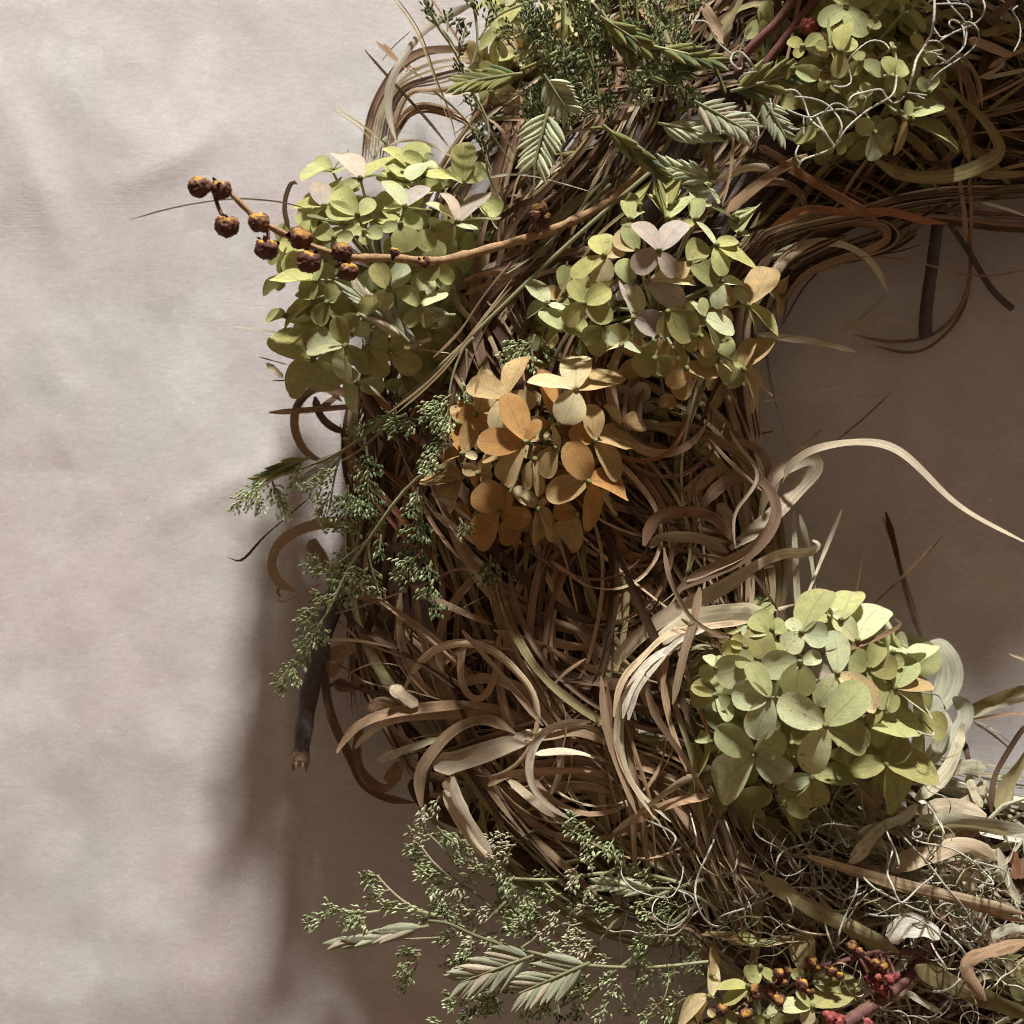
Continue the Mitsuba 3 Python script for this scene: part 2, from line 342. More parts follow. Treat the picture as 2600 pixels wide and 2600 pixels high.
for pts, w, tn, li in [([(210, 350), (430, 600), (640, 830), (800, 1030)], 20, 4, 120), ([(290, 290), (440, 430), (640, 560)], 34, 2, 100), ([(345, 305), (440, 410), (600, 500)], 26, 2, 90), ([(0, 750), (250, 920), (470, 1110)], 16, 5, 150), ([(-20, 770), (230, 950), (300, 1090)], 10, 5, 130),
                       ([(530, 220), (400, 340), (330, 430)], 8, 4, 60), ([(390, -30), (560, 200), (680, 500), (750, 720), (830, 950)], 17, 5, 230), ([(420, -30), (600, 230), (700, 520), (790, 750), (850, 980)], 15, 4, 220), ([(660, -30), (740, 90), (830, 230), (900, 330)], 24, 2, 60),
                       ([(380, 1020), (480, 985), (600, 990), (760, 1060), (820, 1100)], 20, 1, 110), ([(1050, 1250), (1200, 1225), (1320, 1225), (1500, 1260), (1780, 1340)], 18, 3, 120), ([(200, 970), (300, 1180)], 12, 1, 90), ([(1060, 820), (1160, 900), (1260, 1080)], 30, 0, 90), ([(240, 1180), (360, 960), (330, 1120)], 22, 3, 120)]:
    hand('ul', zA, pts, w, tn, li, taper=0.3)
for pts, w, tn, li in [([(-745, 574), (-500, 505), (-250, 455), (0, 428), (200, 437), (400, 470), (600, 540)], 11, 1, [980, 860, 760, 620, 500, 420, 340]), ([(370, 640), (340, 520), (350, 400), (395, 310), (430, 325)], 34, 4, 330), ([(0, 1320), (200, 1350), (440, 1390)], 20, 3, 150), ([(180, 1420), (300, 1490), (420, 1530)], 12, 3, 130),
                       ([(160, 1535), (360, 1590)], 10, 4, 120), ([(250, 1700), (560, 1700)], 9, 4, 90), ([(210, 1580), (330, 1680)], 50, 1, 90), ([(230, 1925), (600, 1900), (1100, 1860)], 42, 2, 60), ([(420, 1900), (520, 1800), (640, 1780), (740, 1850)], 34, 4, 60), ([(880, 1440), (1180, 1470), (1500, 1510)], 12, 1, 230), ([(930, 1730), (1080, 1880)], 16, 1, 200),
                       ([(1190, 1480), (1290, 1430), (1370, 1410)], 34, 1, 240), ([(1380, 1540), (1570, 1350), (1700, 1160), (1932, 860)], 18, 0, 210), ([(1060, 1932), (1400, 1660), (1700, 1300), (1932, 990)], 16, 0, 280), ([(1120, 1932), (1460, 1620), (1660, 1360), (1932, 1040)], 14, 5, 260), ([(1590, 1000), (1760, 950), (1932, 970)], 42, 0, 120), ([(1600, 1100), (1800, 1010), (1960, 1000)], 36, 0, 120), ([(1500, 1060), (1590, 1210), (1690, 1300)], 60, 5, 180)]:
    hand('ul', z1, pts, w, tn, li, taper=0.3)
# left edge loops
for pts, w, tn, li in [([(1000, -60), (760, -190), (600, -110), (545, 20), (560, 150), (640, 280), (760, 340)], 48, 2, 40), ([(690, -120), (720, 0), (790, 80), (930, 140)], 44, 4, 50), ([(860, -130), (760, -60), (700, -10)], 38, 2, 40), ([(960, 740), (800, 760), (620, 800), (450, 900), (390, 1020), (395, 1110), (450, 1190), (560, 1250)], 58, 0, 60), ([(640, 900), (700, 960), (760, 1080)], 80, 0, 20),
                       ([(60, 1000), (110, 1022), (170, 1030), (300, 900), (480, 740), (650, 590)], 34, 4, [210, 200, 200, 190, 170, 150]), ([(430, 1290), (450, 1320), (600, 1260), (760, 1180)], 18, 0, 60), ([(1932, 1150), (1700, 1090), (1500, 1180), (1360, 1220)], 20, 0, 60), ([(830, 1400), (1050, 1340), (1320, 1240)], 18, 0, 120), ([(440, 1220), (430, 1250), (450, 1285)], 24, 2, 60),
                       ([(730, 1600), (760, 1900), (830, 2250)], 50, 2, 40), ([(800, 1580), (1000, 1590), (1270, 1650)], 18, 1, 110), ([(1500, 560), (1640, 640), (1800, 760)], 26, 6, 110), ([(1520, 690), (1680, 800), (1830, 930)], 34, 1, 90), ([(1360, 1200), (1500, 1290), (1700, 1380), (1932, 1480)], 40, 0, 110), ([(1290, 1250), (1290, 1600), (1380, 1800), (1480, 1960)], 44, 0, 60), ([(1400, 1280), (1450, 1600), (1600, 1900)], 36, 0, 50)]:
    hand('lm', zL, pts, w, tn, li, taper=0.25)
# lower left fan
for pts, w, tn, li in [([(150, 860), (250, 720), (450, 600), (800, 540), (1150, 530), (1400, 600), (1600, 690)], 62, 0, [150, 150, 140, 120, 100, 80, 60]), ([(280, 830), (400, 700), (650, 610), (1000, 590), (1300, 600), (1550, 680)], 52, 0, 90), ([(330, 600), (290, 850), (330, 1000), (420, 1090), (520, 1100), (600, 950)], 52, 2, 70), ([(360, 560), (450, 510), (560, 540), (640, 600)], 66, 0, 60),
                       ([(30, -60), (60, 300), (130, 650), (250, 900), (330, 1070), (480, 1170), (700, 1210)], 50, 2, 40), ([(745, 1240), (740, 1000), (830, 850), (950, 720), (1100, 640), (1250, 640), (1400, 720)], 62, 0, 100), ([(790, 1240), (780, 1020), (850, 890), (960, 790)], 36, 4, 90), ([(830, 960), (1200, 850), (1580, 715)], 105, 1, 90), ([(830, 1010), (1200, 910), (1560, 760)], 60, 0, 80), ([(840, 890), (1100, 790), (1500, 690)], 60, 0, 70), ([(430, 920), (600, 850), (880, 750)], 44, 3, 130), ([(530, 390), (620, 460), (720, 530)], 70, 1, 120),
                       ([(965, 1030), (1000, 1190), (1100, 1370), (1240, 1570)], 52, 1, 190), ([(905, 1120), (1000, 1310), (1110, 1480), (1220, 1600)], 62, 1, 180), ([(900, 1110), (950, 1070), (975, 1020)], 50, 0, 185), ([(1932, 640), (1760, 650), (1610, 710), (1530, 820), (1500, 950), (1530, 1100), (1640, 1230), (1780, 1320)], 42, 6, 150), ([(1540, 870), (1720, 850), (1932, 880)], 44, 1, 110), ([(1210, 1090), (1300, 1030), (1500, 990), (1932, 990)], 42, 0, 100), ([(1200, 1100), (1250, 1250), (1300, 1430)], 26, 2, 60),
                       ([(1360, 1050), (1500, 1170), (1680, 1310)], 44, 1, 110), ([(610, -40), (620, 150), (700, 330), (880, 500)], 44, 0, 60), ([(1030, 0), (1100, 80), (1300, 300), (1600, 670)], 46, 0, 110), ([(1060, 60), (1020, 250), (1060, 430), (1150, 480), (1250, 350), (1290, 0)], 40, 0, 80), ([(230, 310), (350, 250), (480, 230), (700, 290)], 24, 0, 110), ([(80, 70), (300, 75), (580, 130)], 20, 1, 130), ([(1900, 200), (1700, 330), (1530, 510)], 20, 0, 90),
                       ([(1250, 0), (1500, 80), (1800, 200), (2050, 330)], 50, 0, 70), ([(1470, 540), (1480, 420), (1600, 300), (1700, 290), (1760, 420), (1700, 570)], 26, 0, 70), ([(520, 1080), (560, 1000), (610, 930)], 80, 2, 40), ([(600, 940), (700, 1010), (800, 1080)], 26, 1, 90), ([(560, 0), (690, 180), (900, 330), (1050, 420)], 60, 0, 30), ([(120, 330), (150, 180), (260, 110), (330, 60)], 90, 0, 30), ([(130, 360), (240, 400), (330, 330)], 70, 2, 30)]:
    hand('ll', zG, pts, w, tn, li, taper=0.3)
for k in range(16):      # the strands that sweep into the fan from the right
    f = k / 15
    hand('ll', zG, [(1480 - 100 * f, 700 + 420 * f), (1650, 690 + 400 * f + rng.uniform(-20, 20)), (1850, 660 + 430 * f), (2080, 760 + 380 * f)], rng.uniform(26, 48), [1, 0, 0, 5, 0, 1, 3][k % 7], rng.uniform(30, 100), taper=0.2)
# centre loops
for pts, w, tn, li, rl in [([(365, 1750), (440, 1600), (700, 1350), (900, 1230), (1200, 1080), (1450, 920), (1650, 840), (1800, 830), (1870, 780), (1830, 750)], 78, 1, [110, 130, 160, 170, 170, 150, 130, 120, 100, 70], 0.35), ([(880, 1105), (1020, 1010), (1300, 880), (1480, 740), (1570, 560), (1530, 400), (1430, 315), (1270, 320), (1120, 430), (1030, 560)], 74, 2, [150, 170, 190, 190, 180, 160, 140, 120, 100, 70], 0.2),
                           ([(1250, 810), (1400, 700), (1600, 530), (1750, 370), (1860, 230), (1820, 180), (1700, 210), (1570, 290), (1500, 430), (1450, 620)], 78, 1, [110, 130, 160, 190, 210, 200, 170, 150, 120, 80], -0.35), ([(1480, 730), (1300, 870), (1150, 940), (950, 1040)], 50, 0, 150, 0.6), ([(690, 800), (760, 730), (900, 720), (1050, 740), (1240, 840)], 66, 0, 130, 0.5), ([(650, 790), (720, 620), (850, 560), (1020, 560), (1180, 630), (1280, 770)], 62, 2, 130, 0.3),
                           ([(1250, -20), (1330, 110), (1440, 260), (1400, 400), (1290, 560), (1290, 800)], 26, 1, 190, 0), ([(1110, 40), (1230, 180), (1360, 300), (1480, 410)], 24, 0, 180, 0), ([(1250, 65), (1340, 70), (1440, 110), (1520, 250), (1500, 420)], 58, 2, 130, 0.9), ([(1050, 520), (1020, 400), (1100, 300), (1200, 240)], 70, 0, 60, 0.4), ([(1160, 500), (1230, 560), (1280, 720)], 60, 1, 70, 0.5), ([(880, 480), (1000, 380), (1150, 250)], 80, 0, 60, 0.2),
                           ([(390, 1760), (450, 1770), (520, 1740)], 56, 0, 100, 0.4), ([(350, 1700), (360, 1830), (390, 2000), (420, 2200)], 30, 0, 120, 0), ([(730, 1500), (840, 1370), (1050, 1290), (1300, 1255), (1560, 1290)], 100, 3, 110, -0.1), ([(440, 1990), (500, 1740), (640, 1570), (800, 1420), (960, 1370), (1200, 1340), (1400, 1320)], 40, 1, 140, -0.5), ([(500, 2000), (560, 1780), (700, 1590), (860, 1500), (940, 1470)], 42, 6, 140, -0.6), ([(540, 2010), (600, 1790), (720, 1640), (860, 1480), (1000, 1400), (1130, 1345)], 36, 6, 150, -0.5),
                           ([(830, 2000), (780, 1780), (760, 1650), (820, 1530), (900, 1450)], 44, 0, 120, 0.4), ([(1040, 1080), (1000, 1300), (930, 1550), (850, 1900)], 46, 0, 170, 0.3), ([(790, 800), (820, 980), (900, 1170), (1020, 1330), (1250, 1440)], 30, 0, 180, 0.2), ([(910, 1300), (1050, 1390), (1250, 1430)], 24, 0, 160, 0.3), ([(400, 720), (470, 800), (560, 860), (680, 870)], 70, 7, 60, 0.5), ([(480, 800), (500, 1000), (420, 1250), (420, 1540)], 90, 7, 30, 0.2), ([(640, 950), (600, 1100), (640, 1230), (700, 1330)], 46, 7, 30, 0.1),
                           ([(650, 820), (720, 900), (770, 1100), (800, 1250)], 60, 2, 20, 0.3), ([(1410, 980), (1480, 1080), (1600, 1260)], 16, 4, 160, 0), ([(1560, 1240), (1640, 1220), (1720, 1200)], 22, 1, 130, 0), ([(970, 1530), (1040, 1490), (1120, 1500)], 22, 3, 80, 0.2), ([(640, 1690), (740, 1640), (840, 1640)], 22, 3, 110, 0.3), ([(620, 1750), (660, 1850), (760, 1960)], 50, 0, 100, 0.3), ([(1900, -30), (1760, 90), (1680, 180)], 26, 0, 150, 0.2), ([(0, 900), (120, 980), (260, 1080)], 26, 0, 70, 0),
                           ([(0, 1300), (180, 1380), (300, 1480), (460, 1640)], 34, 0, 60, 0), ([(240, 1580), (100, 1680), (0, 1780)], 20, 0, 100, 0), ([(0, 1510), (120, 1600), (260, 1700)], 26, 2, 80, 0)]:
    hand('ce', zK, pts, w, tn, li, roll=rl, taper=0.25)
for pts, w, tn, li in [([(340, 640), (350, 780), (400, 950), (470, 1140)], 28, 0, 130), ([(480, 620), (420, 700), (395, 850), (430, 980), (540, 1160)], 26, 1, 130), ([(500, 600), (540, 760), (630, 900), (740, 1080)], 24, 0, 140), ([(590, 540), (570, 640), (600, 800), (660, 980)], 24, 0, 130), ([(540, 560), (440, 680), (410, 830), (450, 1010), (600, 1170)], 24, 3, 110), ([(360, 640), (380, 850), (430, 1040), (500, 1150)], 22, 2, 110), ([(380, 1210), (520, 1110), (640, 1020), (700, 990)], 34, 1, 120), ([(430, 1180), (600, 1100), (760, 1070)], 34, 0, 100),
                       ([(1062, -10), (1070, 200), (1082, 420)], 26, 3, 150), ([(1085, 10), (1130, 190), (1142, 340)], 20, 3, 150), ([(1245, -10), (1180, 150), (1100, 350)], 15, 6, 140), ([(1330, 110), (1310, 250), (1285, 380)], 6, 5, 120), ([(1625, 90), (1500, 220), (1350, 360)], 12, 2, 110), ([(1090, 545), (1200, 530), (1340, 490), (1430, 450), (1465, 420), (1440, 400)], 17, 2, 520), ([(1410, 0), (1450, 150), (1500, 350), (1550, 490)], 22, 4, 20), ([(915, 230), (960, 300), (1000, 370)], 10, 4, 150)]:
    hand('ce', zQ, pts, w, tn, li, taper=0.3)
# strips beside and below the lower flower head
for pts, w, tn, li, rl in [([(660, 350), (820, 410), (1020, 440), (1130, 480)], 90, 5, 90, 0.8), ([(1080, 470), (1180, 530), (1260, 640), (1270, 790), (1200, 950), (1070, 1110)], 170, 3, [130, 150, 150, 140, 130, 110], 0.15), ([(1300, 950), (1400, 1040), (1400, 1160), (1240, 1350), (1050, 1570)], 110, 3, 140, 0.3), ([(1230, 1080), (1160, 1350), (1050, 1530)], 120, 3, 130, -0.2), ([(1390, 1180), (1280, 1560), (1120, 1740), (960, 1870)], 95, 3, 130, 0.2), ([(1420, 1090), (1700, 960), (1990, 870)], 90, 5, 150, 0.5), ([(1430, 1120), (1700, 1010), (1990, 950)], 60, 3, 140, 0.3),
                           ([(1420, 1160), (1700, 1110), (2000, 1090)], 28, 0, 150, 0), ([(1480, 1170), (1650, 1280), (1830, 1430)], 20, 4, 130, 0), ([(1500, 1160), (1700, 1270), (1840, 1390)], 14, 3, 130, 0), ([(1800, 555), (1990, 640)], 26, 1, 140, 0), ([(720, 410), (800, 470), (870, 540)], 26, 5, 110, 0), ([(1260, 1610), (1400, 1570), (1590, 1590)], 100, 3, 110, -0.3), ([(1440, 1640), (1480, 1790), (1560, 1932)], 60, 3, 60, 0), ([(1640, 1980), (1660, 1700), (1760, 1480), (1900, 1260), (1990, 1170)], 44, 4, 120, 0), ([(1700, 1960), (1800, 1700), (1990, 1400)], 130, 5, 90, 0.3), ([(1400, 1340), (1440, 1520), (1470, 1650)], 40, 4, 60, 0),
                           ([(420, 1640), (520, 1780), (640, 1932)], 130, 0, 90, 0.2), ([(1350, 1932), (1500, 1840), (1600, 1700)], 90, 3, 40, 0)]:
    hand('br', zR, pts, w, tn, li, roll=rl, taper=0.15)
for pts, w, tn, li, rl in [([(960, 125), (1450, 130), (1990, 215)], 90, 3, 150, 0.2), ([(1000, 180), (1500, 190), (1840, 240)], 40, 5, 140, 0), ([(0, 430), (200, 500), (550, 600), (1000, 720), (1400, 810), (1960, 960)], 62, 1, 130, 0.2), ([(60, 470), (400, 560), (800, 700), (1200, 800), (1600, 920), (1960, 1030)], 56, 0, 125, 0.2), ([(150, 440), (550, 555), (900, 650)], 50, 2, 120, 0.2), ([(-400, 600), (-100, 820), (300, 1030), (820, 1300)], 110, 5, 100, 0.1), ([(960, 1420), (1250, 1560), (1600, 1720), (2000, 1880)], 120, 5, 100, 0.2), ([(760, 580), (900, 470), (1150, 400), (1310, 345), (1500, 360), (1690, 470)], 115, 1, [100, 120, 140, 150, 140, 110], -0.4),
                           ([(780, 1220), (800, 1100), (930, 1050), (1080, 1090), (1180, 1170)], 130, 6, 110, -0.5), ([(1980, 1190), (1650, 1280), (1480, 1340), (1420, 1420), (1480, 1570), (1590, 1730)], 84, 0, 190, 0.3), ([(1030, 90), (1150, 10), (1350, 0), (1600, 70)], 120, 1, 110, -0.4), ([(1700, 360), (1790, 650), (1900, 860)], 52, 3, 150, 0.2), ([(1830, 390), (1860, 530), (1850, 640)], 60, 7, 120, 0.2), ([(1930, 450), (1900, 640)], 50, 2, 120, 0.2), ([(1650, 1160), (1800, 1080), (1980, 1090)], 60, 3, 130, -0.3), ([(1080, 230), (1180, 250), (1300, 170)], 90, 0, 60, 0), ([(1300, 270), (1420, 230), (1540, 240)], 60, 2, 60, 0),
                           ([(380, 500), (480, 380), (600, 230), (720, 130)], 90, 3, 140, 0.3), ([(460, 220), (650, 160), (860, 90), (980, -30)], 80, 3, 150, 0.3), ([(1100, 580), (1300, 520), (1480, 540), (1560, 680)], 60, 0, 70, 0.2), ([(1280, 560), (1420, 620), (1450, 760)], 90, 1, 50, 0.2), ([(1120, 820), (1220, 950), (1350, 1060)], 70, 2, 60, 0.2), ([(580, 820), (760, 900), (950, 960)], 60, 3, 60, 0), ([(880, 1640), (1000, 1720), (1200, 1840)], 40, 3, 80, 0), ([(1500, 1540), (1620, 1500), (1700, 1540)], 40, 3, 80, 0)]:
    hand('br', zB, pts, w, tn, li, roll=rl, taper=0.15)
# top right
for pts, w, tn, li, rl in [([(700, 1290), (860, 1390), (1050, 1440), (1300, 1440), (1560, 1360), (1730, 1240), (1690, 1100), (1570, 940), (1450, 830), (1260, 650)], 105, 5, [90, 100, 110, 120, 130, 130, 110, 90, 70, 50], 0.15), ([(1290, 860), (1400, 1040), (1490, 1320)], 60, 5, 90, 0.3), ([(-80, 1310), (300, 1540), (730, 1800)], 68, 7, 150, 0.3), ([(-130, 1850), (60, 1740), (250, 1710), (500, 1740), (800, 1730), (1060, 1790), (1310, 1830)], 60, 7, [120, 130, 120, 90, 70, 50, 30], 0.3), ([(450, 1510), (560, 1440), (710, 1390)], 110, 7, -70, 0.1), ([(440, 1640), (540, 1600), (660, 1570)], 90, 7, -60, 0.2),
                           ([(1400, 1460), (1440, 1700), (1460, 1960)], 40, 0, 60, 0.1), ([(1480, 1460), (1500, 1700), (1500, 1960)], 30, 2, 50, 0), ([(1590, 1655), (1760, 1700), (1990, 1780)], 24, 6, 60, 0.2), ([(1990, 170), (1780, 230), (1580, 285)], 70, 5, 90, 0.2), ([(1480, 320), (1650, 380), (1830, 460)], 70, 0, 80, 0.2), ([(1560, 1430), (1800, 1430), (1990, 1410)], 60, 5, 40, 0), ([(1200, 720), (1400, 960), (1500, 1200)], 40, 2, 60, 0.2), ([(1000, 980), (1150, 1030), (1300, 1130), (1390, 1250)], 80, 5, 110, 0.4), ([(1460, 480), (1560, 650), (1590, 880)], 22, 0, 110, 0), ([(1400, 540), (1420, 720), (1440, 820)], 20, 0, 100, 0),
                           ([(850, 1420), (960, 1560), (1030, 1750)], 40, 2, -40, 0.2), ([(1000, 1290), (1150, 1330), (1320, 1340)], 40, 4, 60, 0), ([(0, 1550), (80, 1580), (140, 1680), (100, 1780)], 46, 2, 20, 0.3), ([(1640, 560), (1800, 460), (1990, 380)], 40, 0, 70, 0), ([(1600, 640), (1800, 600), (1990, 560)], 34, 3, 60, 0.2), ([(1640, 900), (1800, 780), (1990, 640)], 30, 5, 60, 0), ([(1560, 640), (1720, 560), (1780, 500)], 30, 0, 80, 0), ([(1500, 400), (1640, 400), (1990, 470)], 40, 2, 50, 0), ([(1620, 180), (1750, 80), (1900, -60)], 60, 2, 60, 0)]:
    hand('tr', zE, pts, w, tn, li, roll=rl, taper=0.2)
zT = Z(1500, 0, 550)
for pts, w, tn, li, rl in [([(1932, 1380), (1700, 1500), (1400, 1720), (1200, 1900)], 90, 0, 130, 0.3), ([(1120, 1620), (1300, 1530), (1480, 1490), (1600, 1510)], 70, 1, 90, 0.3), ([(1450, 1660), (1650, 1620), (1800, 1660), (1910, 1780)], 60, 2, 80, 0.3), ([(1270, 1180), (1250, 1500), (1170, 1830)], 26, 0, 150, 0), ([(1000, 1250), (1060, 1420), (1120, 1620)], 90, 5, 60, 0.2), ([(980, 20), (1100, 200), (1210, 400)], 90, 0, 60, 0.2), ([(1360, -40), (1280, 100), (1160, 290)], 44, 5, 120, 0.1), ([(1200, 400), (1240, 200), (1300, 60)], 60, 0, 90, 0.2), ([(1140, 1130), (1300, 1190), (1400, 1230)], 70, 1, 60, 0.3), ([(1500, 1300), (1700, 1420), (1932, 1580)], 70, 2, 90, 0.2)]:
    hand('tr', zT, pts, w, tn, li, roll=rl, taper=0.2)
# stalks in the opening
for pts, w, tn, li, rl in [([(100, 480), (250, 380), (450, 320), (620, 325), (800, 400), (920, 540), (980, 670)], 46, 3, [240, 230, 215, 205, 195, 190, 185], 0.1), ([(960, 690), (820, 820), (640, 930)], 22, 3, 160, 0), ([(1070, 765), (860, 860), (620, 950)], 26, 3, 150, 0), ([(60, 960), (250, 985), (480, 1020), (755, 1085)], 46, 3, 190, 0.1), ([(-120, 1470), (100, 1435), (350, 1400), (640, 1320)], 10, 6, 190, 0), ([(800, 400), (1000, 430), (1200, 460), (1450, 530), (1700, 550), (1990, 500)], 15, 0, 110, 0),
                           ([(1505, -60), (1540, 250), (1560, 480), (1500, 740), (1360, 920), (1180, 1000), (950, 1010), (740, 965)], 30, 2, [120, 90, 70, 50, 30, 25, 25, 25], 0.1), ([(1560, -60), (1555, 250), (1545, 620), (1470, 850), (1300, 1030), (1130, 1090), (880, 1040)], 24, 2, 30, 0.1), ([(0, 330), (120, 230), (330, 150), (560, 120), (800, 130)], 70, 2, 90, 0.4), ([(300, 260), (380, 270), (430, 320)], 40, 2, 80, 0.3), ([(0, 1690), (90, 1660), (180, 1640)], 16, 2, 150, 0), ([(1000, 1370), (800, 1560), (600, 1720)], 9, 4, 60, 0), ([(0, 1480), (10, 1600), (15, 1760)], 16, 4, 110, 0),
                           ([(1240, 90), (1000, 270), (860, 310)], 30, 5, 30, 0), ([(1220, 190), (1050, 310), (880, 360)], 26, 5, 20, 0), ([(1180, 260), (1000, 370), (800, 390)], 24, 4, 20, 0), ([(560, 470), (400, 620), (240, 900)], 14, 4, 60, 0), ([(230, 260), (270, 500), (270, 720), (230, 920)], 18, 5, 90, 0), ([(320, 300), (360, 480), (350, 640)], 14, 5, 80, 0), ([(180, 320), (220, 560), (180, 800)], 30, 2, 50, 0.2), ([(560, 480), (690, 460), (830, 430)], 16, 4, 30, 0)]:
    hand('ho', zh, pts, w, tn, li, roll=rl, taper=0.2)
zI = Z(0, 0, 1932)
for pts, w, tn, li in [([(1960, 1270), (2020, 1170), (2110, 1130), (2210, 1123), (2290, 1150), (2400, 1255), (2500, 1325), (2640, 1395)], 25, 1, [260, 320, 380, 420, 430, 420, 400, 380]), ([(2240, 1310), (2290, 1450), (2345, 1620)], 11, 2, 15)]:
    hand('ho', zI, pts, w, tn, li, roll=-0.75, twist=0.4, taper=0.4)

def flow(x, y, layer):
    dx, dy = x - CX, CY - y
    a = math.atan2(dy, dx)
    f = meshkit.fbm(np.array([x / 520 + 31 * layer, y / 520, 3.7 * layer]), 2, 4)
    return a + math.pi / 2 + (f - 0.5) * 3.0 + (0.30 if 2.6 < a or a < -2.5 else 0)
def comb(x, y, L, n, bias, layer, curl):
    st = L / (n - 1); pts = []
    hd = flow(x, y, layer) + bias
    sg = 1
    for k in range(n):
        pts.append((x, y))
        t = flow(x, y, layer) + bias + curl * k / n
        d = (t - hd + math.pi) % (2 * math.pi) - math.pi
        hd += 0.5 * d
        x += st * math.cos(hd); y -= st * math.sin(hd)
    return np.array(pts).T
TUFTS = {'ul': ('coiled brown and straw dried grass at the upper left edge of the wreath', 122, 166, 200), 'lm': ('reddish brown dried grass under the green sprig on the left edge', 166, 192, 150), 'll': ('tan dried grass fanned and looped at the lower left of the wreath', 192, 222, 210),
         'ce': ('wide looping tan grass blades between the orange and the lower green flower head', 172, 212, 190), 'br': ('pale straw and grey-green grass strips at the bottom right below the ring opening', 222, 290, 260), 'tr': ('dim brown dried grass in the shade at the top right', 76, 124, 330), 'ho': ('stray grass stalks arching across the ring opening', 0, 0, 0)}
for tk, (lab, a0, a1, count) in TUFTS.items():
    g = thing('grass_tuft', lab, 'dried grass')
    meshes = []
    for z, pts, w, tone, lift, roll, twist, n, taper, fold in HAND[tk]:
        px, py = z([p[0] for p in pts], [p[1] for p in pts])
        s = (z(1, 0)[0] - z(0, 0)[0]) * (1.28 if w > 35 and tk in ('ce', 'll', 'br', 'lm') else 1.0)
        hp = Hs(px, py) + np.asarray(lift, float) * (0.75 if tk != 'ho' else 0.5)
        if tk == 'ho':
            hp = np.asarray(lift, float) + np.zeros(len(px)) if np.ndim(lift) else np.full(len(px), float(lift))
            hp = np.maximum(hp, 30) + (90 if w > 40 else 0)
        else:
            hp = 0.5 * hp + 0.5 * hp.mean()
        L = np.hypot(np.diff(px), np.diff(py)).sum()
        n = int(np.clip(L / 16, 10, 56))
        path = spline(P(px, py, hp), n)
        meshes.append((L * w * s, ribbon(path, w * s, tone, roll, twist if twist is not None else rng.normal(0, 0.4), taper, fold)))
    stuff = []
    inner = tk == 'ce'
    for k in range(count):
        if k % 6 == 0:        # blades grow in locks of six that run side by side
            a = np.radians(rng.uniform(a0, a1)); q = rng.uniform(-0.92, 0.3) if inner else rng.uniform(-0.95, 0.95)
            if tk in ('lm', 'll'): q = rng.uniform(-0.25, 0.98)
            L0 = rng.uniform(600, 1400); cu0 = rng.normal(0, 0.5); li0 = rng.uniform(-100, 0) if tk in ('ul', 'tr') else rng.uniform(-130, -10) if tk == 'br' else rng.uniform(-110, 25)
            if rng.uniform() < (0.55 if tk in ('ce', 'll', 'lm') else 0.3): cu0 = rng.choice([-1, 1]) * rng.uniform(1.6, 4.2)
            bi0 = rng.normal(0, 0.15) + rng.choice([0, 0, 0, 0.5, -0.45])
            xs, ys = CX + (RR + q * RT) * math.cos(a), CY - (RR + q * RT) * math.sin(a)
            sl0, wv0 = (rng.uniform(0.03, 0.10) if rng.uniform() < 0.8 else 0.3), rng.uniform(0.6, 1.6)
        n = 34; L = L0 * rng.uniform(0.8, 1.15); cu = cu0 + rng.normal(0, 0.12); bi = bi0 + rng.normal(0, 0.05)
        x0, y0 = xs + rng.normal(0, 34), ys + rng.normal(0, 34)
        if tk == 'br' and rng.uniform() < 0.5: bi += 0.35
        b1 = comb(x0, y0, L * 0.5, n // 2 + 1, bi, k // 6 % 3, cu); b2 = comb(x0, y0, L * 0.5, n // 2 + 1, bi + math.pi, k // 6 % 3, -cu * 0.6)
        x, y = np.hstack([b2[:, :0:-1], b1]); n = len(x)
        x, y = keep_in(x, y, sl0)
        lift = li0 + rng.normal(0, 12) + 45 * np.sin(np.linspace(0, math.pi, n) * wv0)
        h = np.maximum(Hs(x, y) + lift, 12)
        h = np.convolve(np.pad(h, 4, 'edge'), np.ones(9) / 9, 'valid')
        tone = {'br': [1, 1, 3, 3, 6, 3], 'tr': [5, 0, 2, 4, 5, 4], 'ce': [0, 0, 2, 1, 5, 4], 'lm': [0, 2, 4, 7, 2, 4, 0], 'll': [0, 0, 1, 0, 4, 5], 'ul': [0, 2, 1, 4, 5, 4]}[tk][rng.integers(6)]  # extra dark tones paint the shade at top right and between blades
        w = rng.choice([8, 12, 16, 22, 30, 40], p=[.22, .24, .21, .16, .11, .06]) * (0.72 if tk in ('ul', 'tr') else 0.86)
        meshes.append((L * w * (0.3 + max(lift.mean() + 90, 0) / 120), ribbon(P(x, y, h), w, tone, None, None, 0.7)))
    meshes.sort(key=lambda m: -m[0])
    for _, m in meshes[:300]: part('blade', g, m, 'blade_bsdf')
    if meshes[300:]: part('thin_blade', g, join([m for _, m in meshes[300:]]), 'blade_bsdf', kind='stuff')
